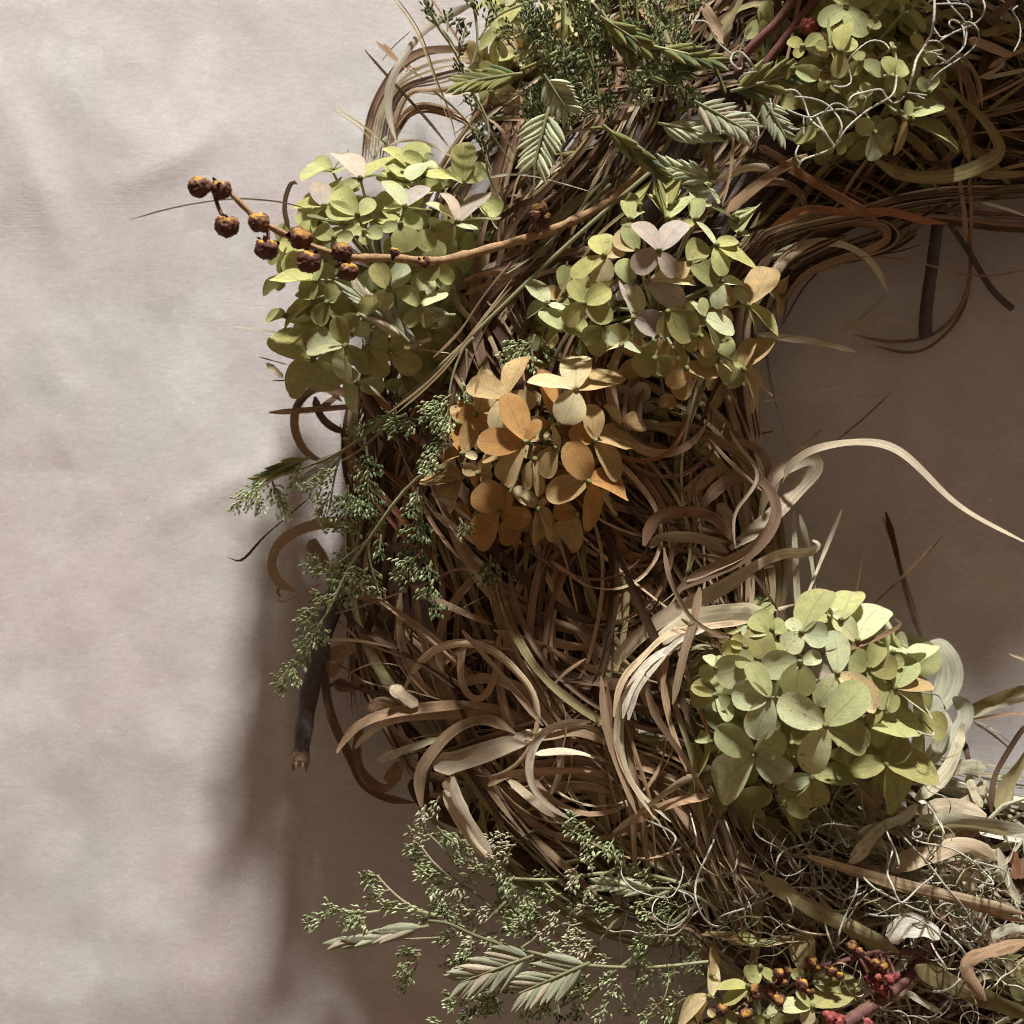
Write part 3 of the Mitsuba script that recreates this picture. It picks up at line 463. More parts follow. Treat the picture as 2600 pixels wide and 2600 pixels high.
# the packed dry straw of the ring beneath them, thousands of thin bits
bits = []
for k in range(2600):
    a = np.radians(rng.uniform(70, 292)); q = rng.uniform(-0.9, 0.9); n = 9
    x, y = comb(CX + (RR + q * RT) * math.cos(a), CY - (RR + q * RT) * math.sin(a), rng.uniform(260, 560), n, rng.normal(0, 0.25), k % 3, rng.normal(0, 0.4))
    x, y = keep_in(x, y, rng.uniform(-0.12, 0.06))
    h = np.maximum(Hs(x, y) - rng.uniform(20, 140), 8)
    bits.append(ribbon(P(x, y, h), rng.uniform(7, 17), rng.choice([0, 2, 4, 5, 4, 4]), taper=0.5))  # mostly dark tones, painting the shade deep in the gaps
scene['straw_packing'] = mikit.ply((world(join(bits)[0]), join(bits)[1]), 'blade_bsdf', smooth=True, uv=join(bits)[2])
labels['straw_packing'] = {'label': 'packed straw filling the ring beneath the blades and flowers, coloured dark like the shaded gaps', 'category': 'straw', 'kind': 'stuff'}

# ---------------------------------------------------------------- hydrangea heads
LUP = np.array([LDIR[0], LDIR[2], -LDIR[1]])      # light direction in modelling axes
def head(label, z, cx, cy, rad, h0, hz, florets, fill, tones, size, fill_h=-105, ext=(0, 360)):
    k = thing('hydrangea_head', label, 'dried flower')
    s = float(z(1, 0)[0] - z(0, 0)[0])
    def dome(px, py):
        d2 = ((px - cx) ** 2 + (py - cy) ** 2) / rad ** 2
        return np.where(d2 < 1, h0 + hz * np.sqrt(np.clip(1 - d2, 0, 1)), h0 - 90 * (np.sqrt(d2) - 1))
    def dn(px, py):
        return nrm(np.array([(px - cx) / rad, -(py - cy) / rad, 0.75]))
    base = P(cx + (CX - cx) * 0.02, cy, max(h0 - 120, 60))
    hub = P(cx, cy, h0 + hz * 0.25)
    part('stem', k, tube(np.array([base, (base + hub) / 2 + rng.normal(0, 8, 3), hub]), [16, 14, 11], 7, 7), 'herb_bsdf')
    def floret(C, specs):
        mid = hub * 0.5 + C * 0.5 - np.array([0, 0, 25])
        ped = [tube(spline(np.array([hub, mid, C - nrm(C - hub) * 6]), 6), np.linspace(5, 3.2, 6), 7, 5)]
        ped.append(tube(np.array([C - nrm(C - hub) * 6, C + nrm(C - hub) * 3, C + nrm(C - hub) * 9]), [3.5, 7.5, 3], 6, 6))
        fk = part('floret', k, join(ped), 'herb_bsdf')
        for m in specs: part('petal', fk, m, 'petal_bsdf')
    for cxy, pet, *hi in florets:
        hi = hi[0] if hi else 0
        px, py = z(*cxy)
        C = P(px, py, dome(px, py) + rng.uniform(2, 20) + hi)
        ms = []
        for tx, ty, w, tone in pet:
            qx, qy = z(tx, ty); w = w * s
            L0 = math.hypot(qx - px, qy - py)
            Tt = P(qx, qy, 0.35 * dome(px, py) + 0.65 * dome(qx, qy) + rng.uniform(-6, 12) + hi)
            w = w * 0.86; W = max(w, 0.60 * np.linalg.norm(Tt - C))
            n = nrm(0.55 * dn((px + qx) / 2, (py + qy) / 2) + np.array([0, 0, 0.75]) + rng.normal(0, 0.08, 3))
            if W > w * 1.02:
                al = math.acos(np.clip(w / W, 0.12, 1)) * 0.9
                ax = nrm(Tt - C)
                c = [nrm(n * math.cos(al) + sg * np.cross(ax, n) * math.sin(al)) for sg in (-1, 1)]
                n = max(c, key=lambda v: v @ LUP)
            ms.append(leaf(C, Tt, n, W, tone, 'petal', cup=rng.uniform(0.05, 0.28), bend=rng.uniform(-0.02, 0.09), ripple=rng.uniform(0.008, 0.04)))
        floret(C, ms)
    for i in range(fill):
        r = math.sqrt(rng.uniform(0.02, 1.0)) * 0.97; a = np.radians(rng.uniform(*ext))
        px, py = cx + rad * r * math.cos(a), cy - rad * r * math.sin(a)
        N = nrm(dn(px, py) + rng.normal(0, 0.22, 3))
        C = P(px, py, dome(px, py) + fill_h + rng.uniform(-35, 8))
        u = nrm(np.cross(N, [0.3, 0.8, 0.1])); vv = np.cross(N, u); p0 = rng.uniform(0, 6.28)
        tone = tones[rng.integers(len(tones))]
        ms = []
        for j in range(4):
            th = p0 + j * math.pi / 2 + rng.normal(0, 0.12)
            L = size * rng.uniform(0.82, 1.1)
            d = nrm(u * math.cos(th) + vv * math.sin(th) + N * rng.uniform(-0.1, 0.45))
            nn = nrm(N + rng.normal(0, 0.2, 3) - d * (N @ d) * 0.8)
            tn = tone if rng.uniform() < 0.8 else tones[rng.integers(len(tones))]
            ms.append(leaf(C, C + d * L, nn, L * rng.uniform(0.66, 0.9), tn, 'petal', cup=rng.uniform(0.05, 0.3), bend=rng.uniform(-0.03, 0.12), ripple=rng.uniform(0.01, 0.05)))
        floret(C, ms)
    return k

zD = Z(1700, 1450, 700); zS = Z(1650, 2050, 550)
FA = [((870, 290), [(720, 115, 180, 2), (1050, 275, 36, 1), (755, 360, 100, 0), (1130, 125, 190, 7)]), ((1550, 590), [(1445, 385, 130, 2), (1735, 385, 130, 2), (1325, 460, 85, 1), (1835, 575, 75, 1), (1690, 605, 85, 7)], 40), ((1180, 485), [(1040, 300, 135, 1), (1345, 345, 140, 2), (1030, 500, 60, 1), (1375, 510, 50, 7)]), ((850, 545), [(630, 490, 150, 7), (710, 360, 190, 7), (750, 600, 40, 1), (960, 430, 130, 0)]),
      ((620, 480), [(385, 490, 140, 7), (590, 300, 130, 2), (500, 570, 60, 0)]), ((740, 600), [(505, 555, 48, 1), (860, 590, 50, 1)]), ((1150, 610), [(1200, 800, 210, 7), (1020, 640, 90, 0)]), ((1320, 170), [(1165, 115, 120, 7), (1220, 300, 150, 1), (1370, 110, 70, 1)]), ((1590, 310), [(1600, 30, 180, 7), (1330, 270, 150, 7), (1760, 200, 160, 0), (1480, 210, 110, 1)]), ((1700, 440), [(1860, 520, 210, 7), (1830, 640, 90, 1)]), ((560, 1000), [(250, 985, 115, 7), (600, 850, 90, 0), (470, 1120, 150, 5)]), ((545, 1130), [(335, 1350, 125, 5), (420, 1090, 60, 5)]), ((350, 1245), [(208, 1280, 95, 5), (480, 1200, 100, 5)]),
      ((765, 1450), [(495, 1480, 160, 1), (760, 1700, 165, 1), (890, 1580, 130, 5), (700, 1250, 150, 5)], 35), ((960, 1320), [(800, 1335, 120, 1), (1060, 1400, 110, 5)]), ((540, 1550), [(255, 1380, 160, 5), (370, 1800, 215, 5), (700, 1760, 210, 5), (560, 1330, 180, 5)]), ((925, 1460), [(1040, 1680, 165, 5), (880, 1650, 130, 5), (1130, 1520, 120, 5)]), ((1080, 1500), [(1290, 1620, 170, 5), (1200, 1400, 150, 5)]), ((1290, 1180), [(1140, 1050, 120, 7), (1480, 1085, 60, 1), (1190, 1320, 115, 0), (1340, 1330, 90, 5)]), ((1070, 1060), [(1190, 880, 150, 1), (960, 880, 150, 5), (1010, 1200, 150, 0)]), ((1400, 860), [(1510, 1020, 120, 7), (1330, 1000, 120, 5)]),
      ((640, 1150), [(570, 1310, 150, 5), (720, 1040, 150, 5), (790, 1260, 150, 5)]), ((860, 1240), [(740, 1330, 140, 5), (980, 1120, 130, 5)]), ((900, 660), [(770, 640, 90, 0), (920, 750, 100, 5), (1030, 680, 120, 0)]), ((690, 700), [(560, 640, 130, 0), (640, 790, 130, 0), (820, 690, 100, 0)]), ((1380, 640), [(1290, 780, 160, 5), (1520, 680, 160, 5), (1400, 560, 90, 1)]), ((850, 1720), [(820, 1930, 110, 0), (760, 1780, 120, 5), (1040, 1750, 140, 5)])]
head('large green hydrangea head behind the berry twig at the left edge', z1, 970, 695, 300, 300, 190, FA, 46, [0, 5, 7, 0, 5, 1], 78)
FB = [((1030, 655), [(858, 455, 150, 2), (1205, 450, 175, 2), (845, 790, 175, 2), (1145, 835, 130, 2)], 50), ((650, 690), [(610, 540, 185, 7), (415, 840, 155, 7), (610, 875, 175, 6), (790, 660, 100, 6)]), ((1430, 620), [(1295, 450, 95, 1), (1575, 575, 95, 7), (1715, 765, 155, 7), (1475, 832, 145, 7)], 25), ((510, 1020), [(415, 860, 135, 7), (690, 920, 165, 7), (370, 1170, 155, 7), (700, 1140, 150, 7)], 25), ((250, 1020), [(125, 850, 95, 1), (100, 1125, 120, 1), (375, 1070, 40, 1)]), ((350, 1205), [(212, 1065, 115, 0), (530, 1165, 100, 5), (510, 1250, 42, 1), (230, 1290, 90, 5)]),
      ((850, 880), [(885, 1088, 140, 1), (755, 715, 150, 0), (740, 990, 90, 2)]), ((950, 870), [(1205, 1030, 185, 2), (1290, 890, 150, 6)]), ((1240, 735), [(1430, 880, 180, 5), (1340, 585, 175, 5), (1140, 840, 120, 6)]), ((880, 650), [(745, 510, 200, 6), (800, 460, 130, 0)]), ((1460, 870), [(1615, 880, 85, 1), (1445, 1065, 110, 1), (1390, 960, 60, 0)]), ((1340, 1110), [(1440, 1345, 85, 1), (1560, 1215, 150, 1), (1250, 1000, 60, 1), (1340, 980, 80, 0)]), ((1650, 1035), [(1800, 770, 130, 3), (1560, 915, 95, 1), (1865, 1232, 125, 7), (1700, 1240, 80, 5)]), ((1085, 430), [(1225, 272, 125, 0), (945, 250, 130, 0), (1060, 130, 120, 5), (990, 200, 40, 1)]),
      ((1285, 440), [(1295, 285, 120, 0), (1200, 490, 70, 7)]), ((1310, 335), [(1250, 205, 190, 1), (1390, 320, 70, 1)]), ((1570, 440), [(1390, 345, 70, 0), (1500, 330, 60, 1)]), ((1590, 530), [(1710, 340, 100, 0), (1660, 530, 60, 0)]), ((830, 440), [(805, 295, 115, 7), (760, 460, 60, 0), (930, 380, 60, 0)]), ((900, 340), [(765, 290, 130, 5), (980, 150, 110, 7)]), ((1110, 340), [(1080, 120, 140, 5), (1160, 230, 90, 0)]), ((1380, 200), [(1440, 320, 90, 1), (1360, 160, 60, 0)]), ((850, 1120), [(1065, 1190, 190, 2), (760, 860, 120, 2), (930, 1260, 120, 5)]), ((1090, 1080), [(1270, 1270, 230, 5), (1180, 1120, 130, 5), (1080, 1260, 150, 5)]), ((640, 1200), [(580, 1390, 150, 5), (730, 1310, 90, 1), (500, 1290, 150, 5), (830, 1280, 140, 5)]), ((770, 1310), [(910, 1360, 55, 1), (630, 1370, 40, 6)]),
      ((1620, 1480), [(1560, 1430, 60, 5), (1690, 1265, 65, 3), (1810, 1265, 60, 3), (1665, 1765, 115, 6), (1795, 1650, 115, 6)]), ((1220, 1470), [(1445, 1510, 115, 3), (1085, 1600, 140, 3), (1180, 1700, 130, 3), (1180, 1380, 90, 5)]), ((1450, 1420), [(1540, 1490, 40, 6), (1300, 1400, 120, 5), (1540, 1570, 130, 5)]), ((1000, 1400), [(860, 1500, 180, 5), (1100, 1500, 170, 5), (930, 1300, 150, 5)]), ((1320, 1250), [(1200, 1330, 150, 5), (1400, 1390, 120, 3), (1240, 1180, 120, 5)])]
head('pale green hydrangea head in the middle with one lilac-grey floret on top', z2, 1660, 790, 330, 330, 200, FB, 26, [5, 0, 5, 2, 6, 3], 66, ext=(150, 390))
FC = [((1135, 385), [(1130, 145, 215, 6), (1448, 285, 205, 3), (1045, 625, 235, 6), (795, 330, 135, 6)], 55), ((970, 560), [(895, 240, 155, 4)]), ((785, 750), [(648, 410, 175, 4), (445, 745, 190, 4), (660, 1068, 125, 3), (885, 595, 85, 4)], 55), ((720, 830), [(600, 1020, 165, 6), (480, 880, 90, 3)]), ((655, 435), [(385, 340, 195, 3), (785, 150, 175, 3), (580, 690, 160, 6), (860, 480, 150, 3)], 30), ((1225, 1025), [(1070, 755, 220, 4), (930, 1140, 180, 3), (1255, 1352, 170, 4), (1490, 1130, 160, 4)], 50), ((1290, 1070), [(1430, 1225, 130, 6)]), ((1265, 740), [(1235, 485, 175, 3), (1545, 725, 170, 3), (1440, 1010, 200, 3), (1085, 680, 150, 4)], 25), ((605, 1240), [(470, 1040, 260, 4), (425, 1465, 195, 4), (825, 1290, 175, 4), (620, 1080, 180, 4)], 35),
      ((340, 1000), [(160, 1090, 135, 3), (235, 1225, 145, 3), (70, 1010, 120, 3)]), ((460, 965), [(345, 930, 100, 3), (540, 885, 110, 3), (550, 1010, 110, 3), (420, 1060, 70, 4)]), ((350, 830), [(285, 590, 140, 4), (415, 590, 90, 3), (205, 880, 90, 4), (450, 860, 60, 6)]), ((320, 620), [(285, 495, 80, 3), (430, 500, 120, 4)]), ((990, 790), [(930, 1005, 130, 3), (870, 900, 110, 3)]), ((960, 610), [(1000, 830, 60, 6), (900, 640, 60, 4)]), ((1140, 1250), [(1010, 1505, 210, 3), (980, 1220, 150, 4)]), ((1250, 1360), [(1270, 1545, 150, 3), (1380, 1330, 180, 4)]), ((1530, 720), [(1650, 915, 70, 6), (1490, 560, 60, 3)]), ((1460, 640), [(1330, 495, 100, 6), (1600, 600, 160, 3)]), ((1600, 780), [(1830, 855, 95, 3), (1520, 830, 120, 4)]), ((1470, 1020), [(1620, 1080, 80, 3), (1530, 920, 130, 4), (1670, 1035, 40, 6)]),
      ((870, 1210), [(690, 1080, 85, 6), (970, 1425, 60, 6), (870, 1450, 120, 3), (930, 1150, 50, 3)]), ((440, 560), [(510, 230, 90, 3), (500, 660, 150, 4)]), ((760, 1350), [(720, 1510, 90, 4), (600, 1420, 140, 4)]), ((400, 1290), [(380, 1420, 140, 3), (300, 1180, 100, 4)]), ((850, 870), [(800, 1080, 90, 3), (880, 1130, 70, 3)])]
head('orange-brown hydrangea head at the centre of the wreath', zC, 1355, 1130, 250, 340, 180, FC, 24, [4, 3, 4, 4, 3], 74)
FD = [((700, 885), [(435, 860, 215, 1), (600, 1178, 220, 1), (560, 640, 150, 0)], 45), ((1090, 1080), [(762, 900, 235, 1), (1368, 795, 235, 0), (1385, 1235, 225, 0), (972, 1417, 200, 1)], 60), ((600, 1285), [(330, 1095, 225, 0), (335, 1557, 235, 1), (850, 1440, 220, 1), (800, 1140, 200, 0)], 45), ((915, 640), [(638, 690, 205, 1), (1065, 600, 110, 1), (880, 880, 265, 5)], 25), ((925, 435), [(1105, 130, 195, 0), (815, 560, 175, 1), (1110, 460, 195, 1), (825, 340, 110, 1)], 30), ((1175, 720), [(1150, 415, 190, 1), (985, 690, 115, 2), (1035, 940, 205, 1), (1455, 960, 225, 6)]), ((1315, 490), [(1150, 285, 155, 1), (1490, 250, 195, 1), (1330, 420, 60, 1)]), ((1390, 680), [(1240, 595, 195, 5), (1490, 500, 155, 5), (1600, 670, 185, 5), (1510, 965, 170, 0)]),
      ((1510, 1350), [(1665, 1165, 195, 5), (1872, 1400, 110, 5), (1600, 1668, 295, 5), (1265, 1400, 140, 5)], 40), ((1380, 1085), [(1752, 1060, 160, 7), (1530, 1200, 170, 5), (1480, 960, 110, 5)]), ((1575, 820), [(1845, 1035, 115, 1), (1700, 605, 160, 0), (1810, 770, 150, 3), (1540, 990, 120, 5)]), ((1560, 570), [(1760, 570, 60, 1), (1590, 690, 140, 5)]), ((1700, 650), [(1845, 520, 70, 1)]), ((720, 620), [(580, 390, 225, 5), (760, 500, 120, 5)]), ((720, 420), [(590, 300, 190, 7), (810, 360, 130, 7), (500, 420, 120, 1)]), ((540, 540), [(370, 560, 160, 7), (440, 460, 110, 7), (540, 440, 80, 1)]), ((590, 650), [(325, 740, 240, 1), (640, 780, 160, 1), (470, 600, 150, 0)]), ((330, 680), [(215, 740, 130, 0), (250, 590, 80, 1), (380, 600, 90, 1)]), ((330, 870), [(145, 890, 165, 5), (160, 790, 110, 5), (415, 1055, 90, 1), (400, 960, 150, 0)]),
      ((300, 1190), [(140, 1440, 110, 5), (180, 1150, 90, 0), (350, 1250, 120, 5)]), ((330, 1400), [(75, 1510, 150, 5), (240, 1520, 60, 1), (420, 1340, 140, 5)]), ((1000, 1440), [(1288, 1420, 90, 5), (1010, 1655, 245, 5), (805, 1500, 110, 1), (760, 1560, 150, 5)]), ((450, 1580), [(270, 1700, 160, 5), (620, 1820, 250, 5), (720, 1560, 190, 5)]), ((640, 1730), [(872, 1925, 170, 5), (560, 1800, 120, 5)]), ((800, 1640), [(935, 1790, 150, 5), (980, 1700, 110, 5)]), ((1200, 350), [(1285, 145, 170, 0), (1120, 260, 80, 1)]), ((860, 1200), [(920, 1280, 150, 5), (780, 1280, 150, 5), (940, 1120, 130, 5)]), ((70, 900), [(40, 1010, 110, 5), (170, 1060, 130, 5)]), ((1200, 1240), [(1340, 1320, 140, 5), (1130, 1310, 110, 5)]), ((640, 1090), [(520, 1060, 140, 0), (780, 1080, 160, 0)])]
head('full sage green hydrangea head at the lower right beside the ring opening', zD, 2045, 1790, 305, 330, 200, FD, 24, [0, 5, 0, 7, 1], 92)
FE = [((480, 60), [(258, 205, 180, 0), (620, 305, 225, 0), (370, -120, 170, 7), (680, -60, 180, 7)]), ((980, 60), [(1160, 95, 100, 7), (1115, 265, 135, 7), (850, -60, 150, 7)]), ((710, 1075), [(715, 1312, 175, 1), (560, 1000, 150, 0), (895, 1015, 155, 5), (830, 1240, 150, 5)]), ((950, 960), [(870, 1270, 125, 3), (1000, 820, 100, 5)]), ((1010, 960), [(1285, 910, 75, 1), (1250, 840, 110, 0)]), ((1010, 1000), [(1380, 1200, 150, 5)]), ((260, 1060), [(55, 1140, 115, 5), (395, 1020, 90, 5), (330, 1270, 160, 5), (250, 960, 90, 5)]), ((600, 500), [(785, 605, 130, 0), (570, 420, 110, 5), (500, 600, 110, 5)]), ((350, 400), [(345, 170, 85, 0), (405, 540, 70, 0), (230, 360, 100, 5)]), ((440, 420), [(470, 180, 150, 7), (560, 330, 120, 7), (410, 640, 140, 5)]), ((720, 150), [(770, -60, 170, 0), (700, 240, 120, 0)]),
      ((1090, 420), [(1260, 430, 110, 7), (1190, 520, 120, 1), (1010, 290, 120, 7)]), ((860, 400), [(870, 510, 50, 6), (840, 340, 40, 6)]), ((1150, 740), [(1210, 610, 110, 1), (1060, 650, 110, 0)]), ((850, 620), [(930, 780, 150, 7), (800, 460, 130, 7), (960, 520, 150, 5)]), ((600, 800), [(660, 680, 120, 0), (480, 840, 130, 5), (560, 920, 110, 5)]), ((130, 380), [(0, 330, 110, 7), (60, 470, 90, 7), (290, 300, 110, 5)]), ((50, 560), [(260, 620, 140, 0), (-60, 640, 100, 5)]), ((420, 1160), [(540, 1140, 110, 5), (450, 1260, 90, 5)]), ((330, 680), [(250, 730, 90, 5), (440, 730, 100, 5)])]
head('yellow-green hydrangea head at the top right under loops of pale moss', zE, 2170, 170, 250, 380, 160, FE, 40, [7, 5, 0, 6, 7], 66)
FF = [((1200, 180), [(1010, 330, 130, 7), (1140, 160, 90, 7), (1290, 20, 120, 7)]), ((1140, 270), [(1190, 410, 60, 1), (1130, 460, 100, 7)]), ((1280, 650), [(1220, 830, 110, 6), (1140, 660, 140, 6), (1330, 760, 90, 6)]), ((1180, 40), [(1120, -60, 120, 7), (1260, -40, 120, 1), (1340, 90, 110, 6)]), ((1560, 60), [(1440, 20, 130, 6), (1680, 150, 140, 0), (1600, -60, 120, 7)]), ((1720, 60), [(1690, 140, 110, 1), (1790, -20, 110, 0)]), ((1540, 280), [(1590, 330, 90, 1), (1480, 330, 80, 6)]), ((1100, 640), [(1020, 700, 110, 0), (1160, 720, 100, 0)])]
head('yellowish hydrangea head half hidden behind dark sprigs at the top', zA, 1360, 70, 170, 230, 120, FF, 26, [7, 6, 5, 0, 6], 58)
FG = [((955, 1245), [(455, 1140, 105, 3), (1105, 1180, 50, 7), (1330, 1165, 50, 6), (800, 1100, 120, 7)]), ((1400, 1490), [(1345, 1092, 175, 6), (1250, 1480, 110, 7)]), ((985, 1430), [(860, 1520, 190, 7), (1125, 1540, 100, 7)]), ((880, 1600), [(590, 1610, 65, 7), (650, 1745, 110, 7), (910, 1730, 80, 1)]), ((535, 1690), [(570, 1375, 95, 6), (250, 1930, 110, 6), (430, 1930, 90, 6)]), ((540, 1500), [(565, 1245, 50, 6)]), ((1440, 1775), [(1800, 1495, 210, 5), (1370, 1940, 170, 6), (1150, 1785, 95, 1), (1300, 1660, 90, 7)]), ((1450, 1560), [(1600, 1490, 110, 1), (1560, 1620, 90, 1)]), ((1830, 1640), [(1900, 1520, 110, 6), (1830, 1740, 90, 7)]), ((600, 1860), [(780, 1900, 150, 5), (720, 1800, 60, 1), (520, 1800, 80, 6)]), ((1050, 1880), [(1180, 1940, 200, 5), (940, 1940, 150, 5), (1130, 1760, 80, 1)]), ((1880, 1840), [(2000, 1750, 100, 6), (1800, 1930, 120, 5)]), ((2280, 1500), [(2350, 1410, 60, 6), (2240, 1480, 70, 6)])]
head('small yellow-olive hydrangea head beneath the reddish berry twig at the bottom', zS, 1930, 2590, 190, 375, 110, FG, 24, [7, 5, 6, 5], 62, ext=(170, 370))
FH = [((1830, 1510), [(1860, 1300, 190, 5), (1730, 1660, 160, 5), (1930, 1720, 160, 0), (2020, 1480, 160, 5)])]
head('olive hydrangea head cut by the right edge near the bottom', zB, 2630, 2500, 110, 240, 90, FH, 10, [5, 0], 62)

zO = Z(0, 0, 1932)  # two unseen heads above the view, placed to shade the ring opening
head('unseen green hydrangea head above the view, placed to shade the ring opening', zO, 2330, -370, 310, 500, 210, [], 46, [0, 5, 7, 1], 88)
head('unseen olive hydrangea head above the view at the right, placed to shade the ring opening', zO, 2780, -370, 310, 500, 220, [], 46, [5, 7, 0, 6], 88)

# ---------------------------------------------------------------- berry twigs
def berry(c, r, red, ax):
    import trimesh
    m = trimesh.creation.icosphere(subdivisions=3, radius=1.0)
    v = np.array(m.vertices); ax = nrm(ax)
    a0 = nrm(np.cross(ax, [0.2, 0.5, 0.9])); b0 = np.cross(ax, a0)
    la = v @ ax; ph = np.arctan2(v @ b0, v @ a0)
    lobe = 1 + 0.13 * np.cos(3 * ph + rng.uniform(0, 6)) * np.sqrt(np.clip(1 - la ** 2, 0, 1)) - 0.25 * np.exp(-((la - 1) / 0.25) ** 2)
    bump = 1 + 0.42 * (meshkit.fbm(v * 2.9 + rng.uniform(0, 50), 3, 2) - 0.5) + 0.2 * (meshkit.noise(v * 8 + rng.uniform(0, 50)) - 0.5)
    i = new_id()
    uv = np.stack([red + 0.01 + 0.98 * (la * 0.5 + 0.5), np.full(len(v), i + 0.5)], -1)
    return c + v * (r * lobe * bump)[:, None], np.array(m.faces), uv

def berries(t, z, lst, path, h_at, up=(0.15, 0.9, 0.5)):
    s = float(z(1, 0)[0] - z(0, 0)[0])
    for x, y, r, red in lst:
        px, py = z(x, y)
        j = np.argmin(np.hypot(path[:, 0] - (px - 1300) * 0.86, path[:, 1] - (1300 - py) * 0.86))
        c = P(px, py, path[j, 2] + rng.uniform(5, 40)); r = r * s * 0.69
        k = part('berry', t, berry(c, r, red, np.array(up) + rng.normal(0, 0.3, 3)), 'berry_bsdf')
        d = nrm(path[j] - c)
        part('stalk', k, tube(spline(np.array([path[j], (path[j] + c) / 2 + rng.normal(0, 3, 3), c + d * r * 0.6]), 6), np.linspace(4.5, 4, 6), 2, 6), 'bark_bsdf')
        fl = []
        for q in range(5):
            a = nrm(d + rng.normal(0, 0.9, 3))
            fl.append(leaf(c + a * r * 0.75, c + a * r * 1.25 + rng.normal(0, 4, 3), nrm(rng.normal(0, 1, 3)), r * 0.5, 2, 'scale', 5, 2))
        part('husk', k, join(fl), 'bark_bsdf')
zq1 = Z(0, 0, 1300)
t = thing('berry_twig', 'dry twig reaching out over the pale cloth at the left, strung with dark brown berries', 'berry twig')
tp = spline(P(*np.array([(1650, 415), (1560, 500), (1480, 548), (1380, 592), (1240, 632), (1100, 663), (1000, 655), (905, 655), (830, 640), (760, 612), (690, 578), (640, 545), (600, 505), (560, 478), (505, 478)]).T, [330, 350, 370, 385, 430, 480, 520, 560, 590, 610, 630, 645, 655, 660, 665]), 90)
part('stem', t, tube(tp, np.concatenate([np.linspace(11, 10, 40), np.linspace(10, 5, 50)]) * (1 + 0.1 * np.sin(np.arange(90) * 1.3) + 0.25 * (np.arange(90) % 17 == 0)), 1, 8), 'bark_bsdf')
berries(t, zq1, [(750, 702, 48, 0), (832, 715, 44, 0), (855, 852, 50, 0), (980, 838, 46, 0), (1010, 938, 50, 0), (1132, 897, 52, 0), (1165, 985, 52, 0), (1290, 948, 46, 0), (1312, 1020, 46, 0), (1490, 950, 22, 0), (1600, 990, 26, 0)], tp, 0)
berries(t, zA, [(1440, 1470, 75, 0), (1400, 1510, 55, 0), (1480, 1530, 50, 0)], tp, 0)
t2 = thing('berry_twig', 'red-stemmed twig with clustered rusty berries at the bottom right', 'berry twig')
tp2 = spline(poly(zB, [(1200, 1060), (1120, 1180), (1000, 1380), (850, 1560), (650, 1720), (480, 1830), (300, 1960), (100, 2100)], np.linspace(330, 480, 8)), 50)
part('stem', t2, tube(tp2, np.linspace(12, 17, 50) * (1 + 0.07 * np.sin(np.arange(50) * 1.9)), 5, 8), 'bark_bsdf')
sd = spline(poly(zB, [(1010, 1290), (850, 1285), (500, 1320), (250, 1390), (-50, 1440), (-300, 1560), (-480, 1650)], np.linspace(400, 450, 7)), 40)
part('side_stem', t2, tube(sd, np.linspace(8, 4, 40), 5, 6), 'bark_bsdf')
allp = np.vstack([tp2, sd])
berries(t2, zS, [(1800, 1235, 62, 0), (1870, 1290, 55, 0), (1440, 1370, 62, 0), (1490, 1430, 45, 0), (1150, 1480, 62, 0), (1235, 1455, 45, 0), (1190, 1560, 50, 0), (925, 1620, 62, 0), (940, 1680, 48, 0), (1080, 1660, 65, 0), (1150, 1720, 70, 0), (1360, 1580, 70, 0), (1420, 1640, 55, 0), (1620, 1460, 66, 0), (1690, 1500, 50, 0), (640, 1800, 66, 0), (650, 1860, 55, 0), (850, 1840, 80, 0), (1600, 1870, 75, 1), (1680, 1900, 80, 1)], allp, 0)
berries(t2, zB, [(600, 1390, 60, 0), (670, 1410, 62, 0), (560, 1530, 62, 1), (630, 1590, 75, 1), (640, 1510, 55, 1), (740, 1530, 62, 1), (790, 1510, 45, 1), (680, 1640, 55, 1), (540, 1930, 60, 1)], allp, 0)
t3 = thing('berry_twig', 'pair of dark red stems with one red berry in the shade at the top', 'berry twig')
for pts in ([(2030, -30), (1970, 60), (1900, 130), (1870, 200)], [(2080, -10), (2000, 90), (1940, 170)]):
    tp3 = spline(P(*np.array(pts, float).T, [430, 410, 390, 370][:len(pts)]), 14)
    part('stem', t3, tube(tp3, 11, 2, 7), 'bark_bsdf')
berries(t3, zE, [(180, 210, 95, 1)], tp3, 0)

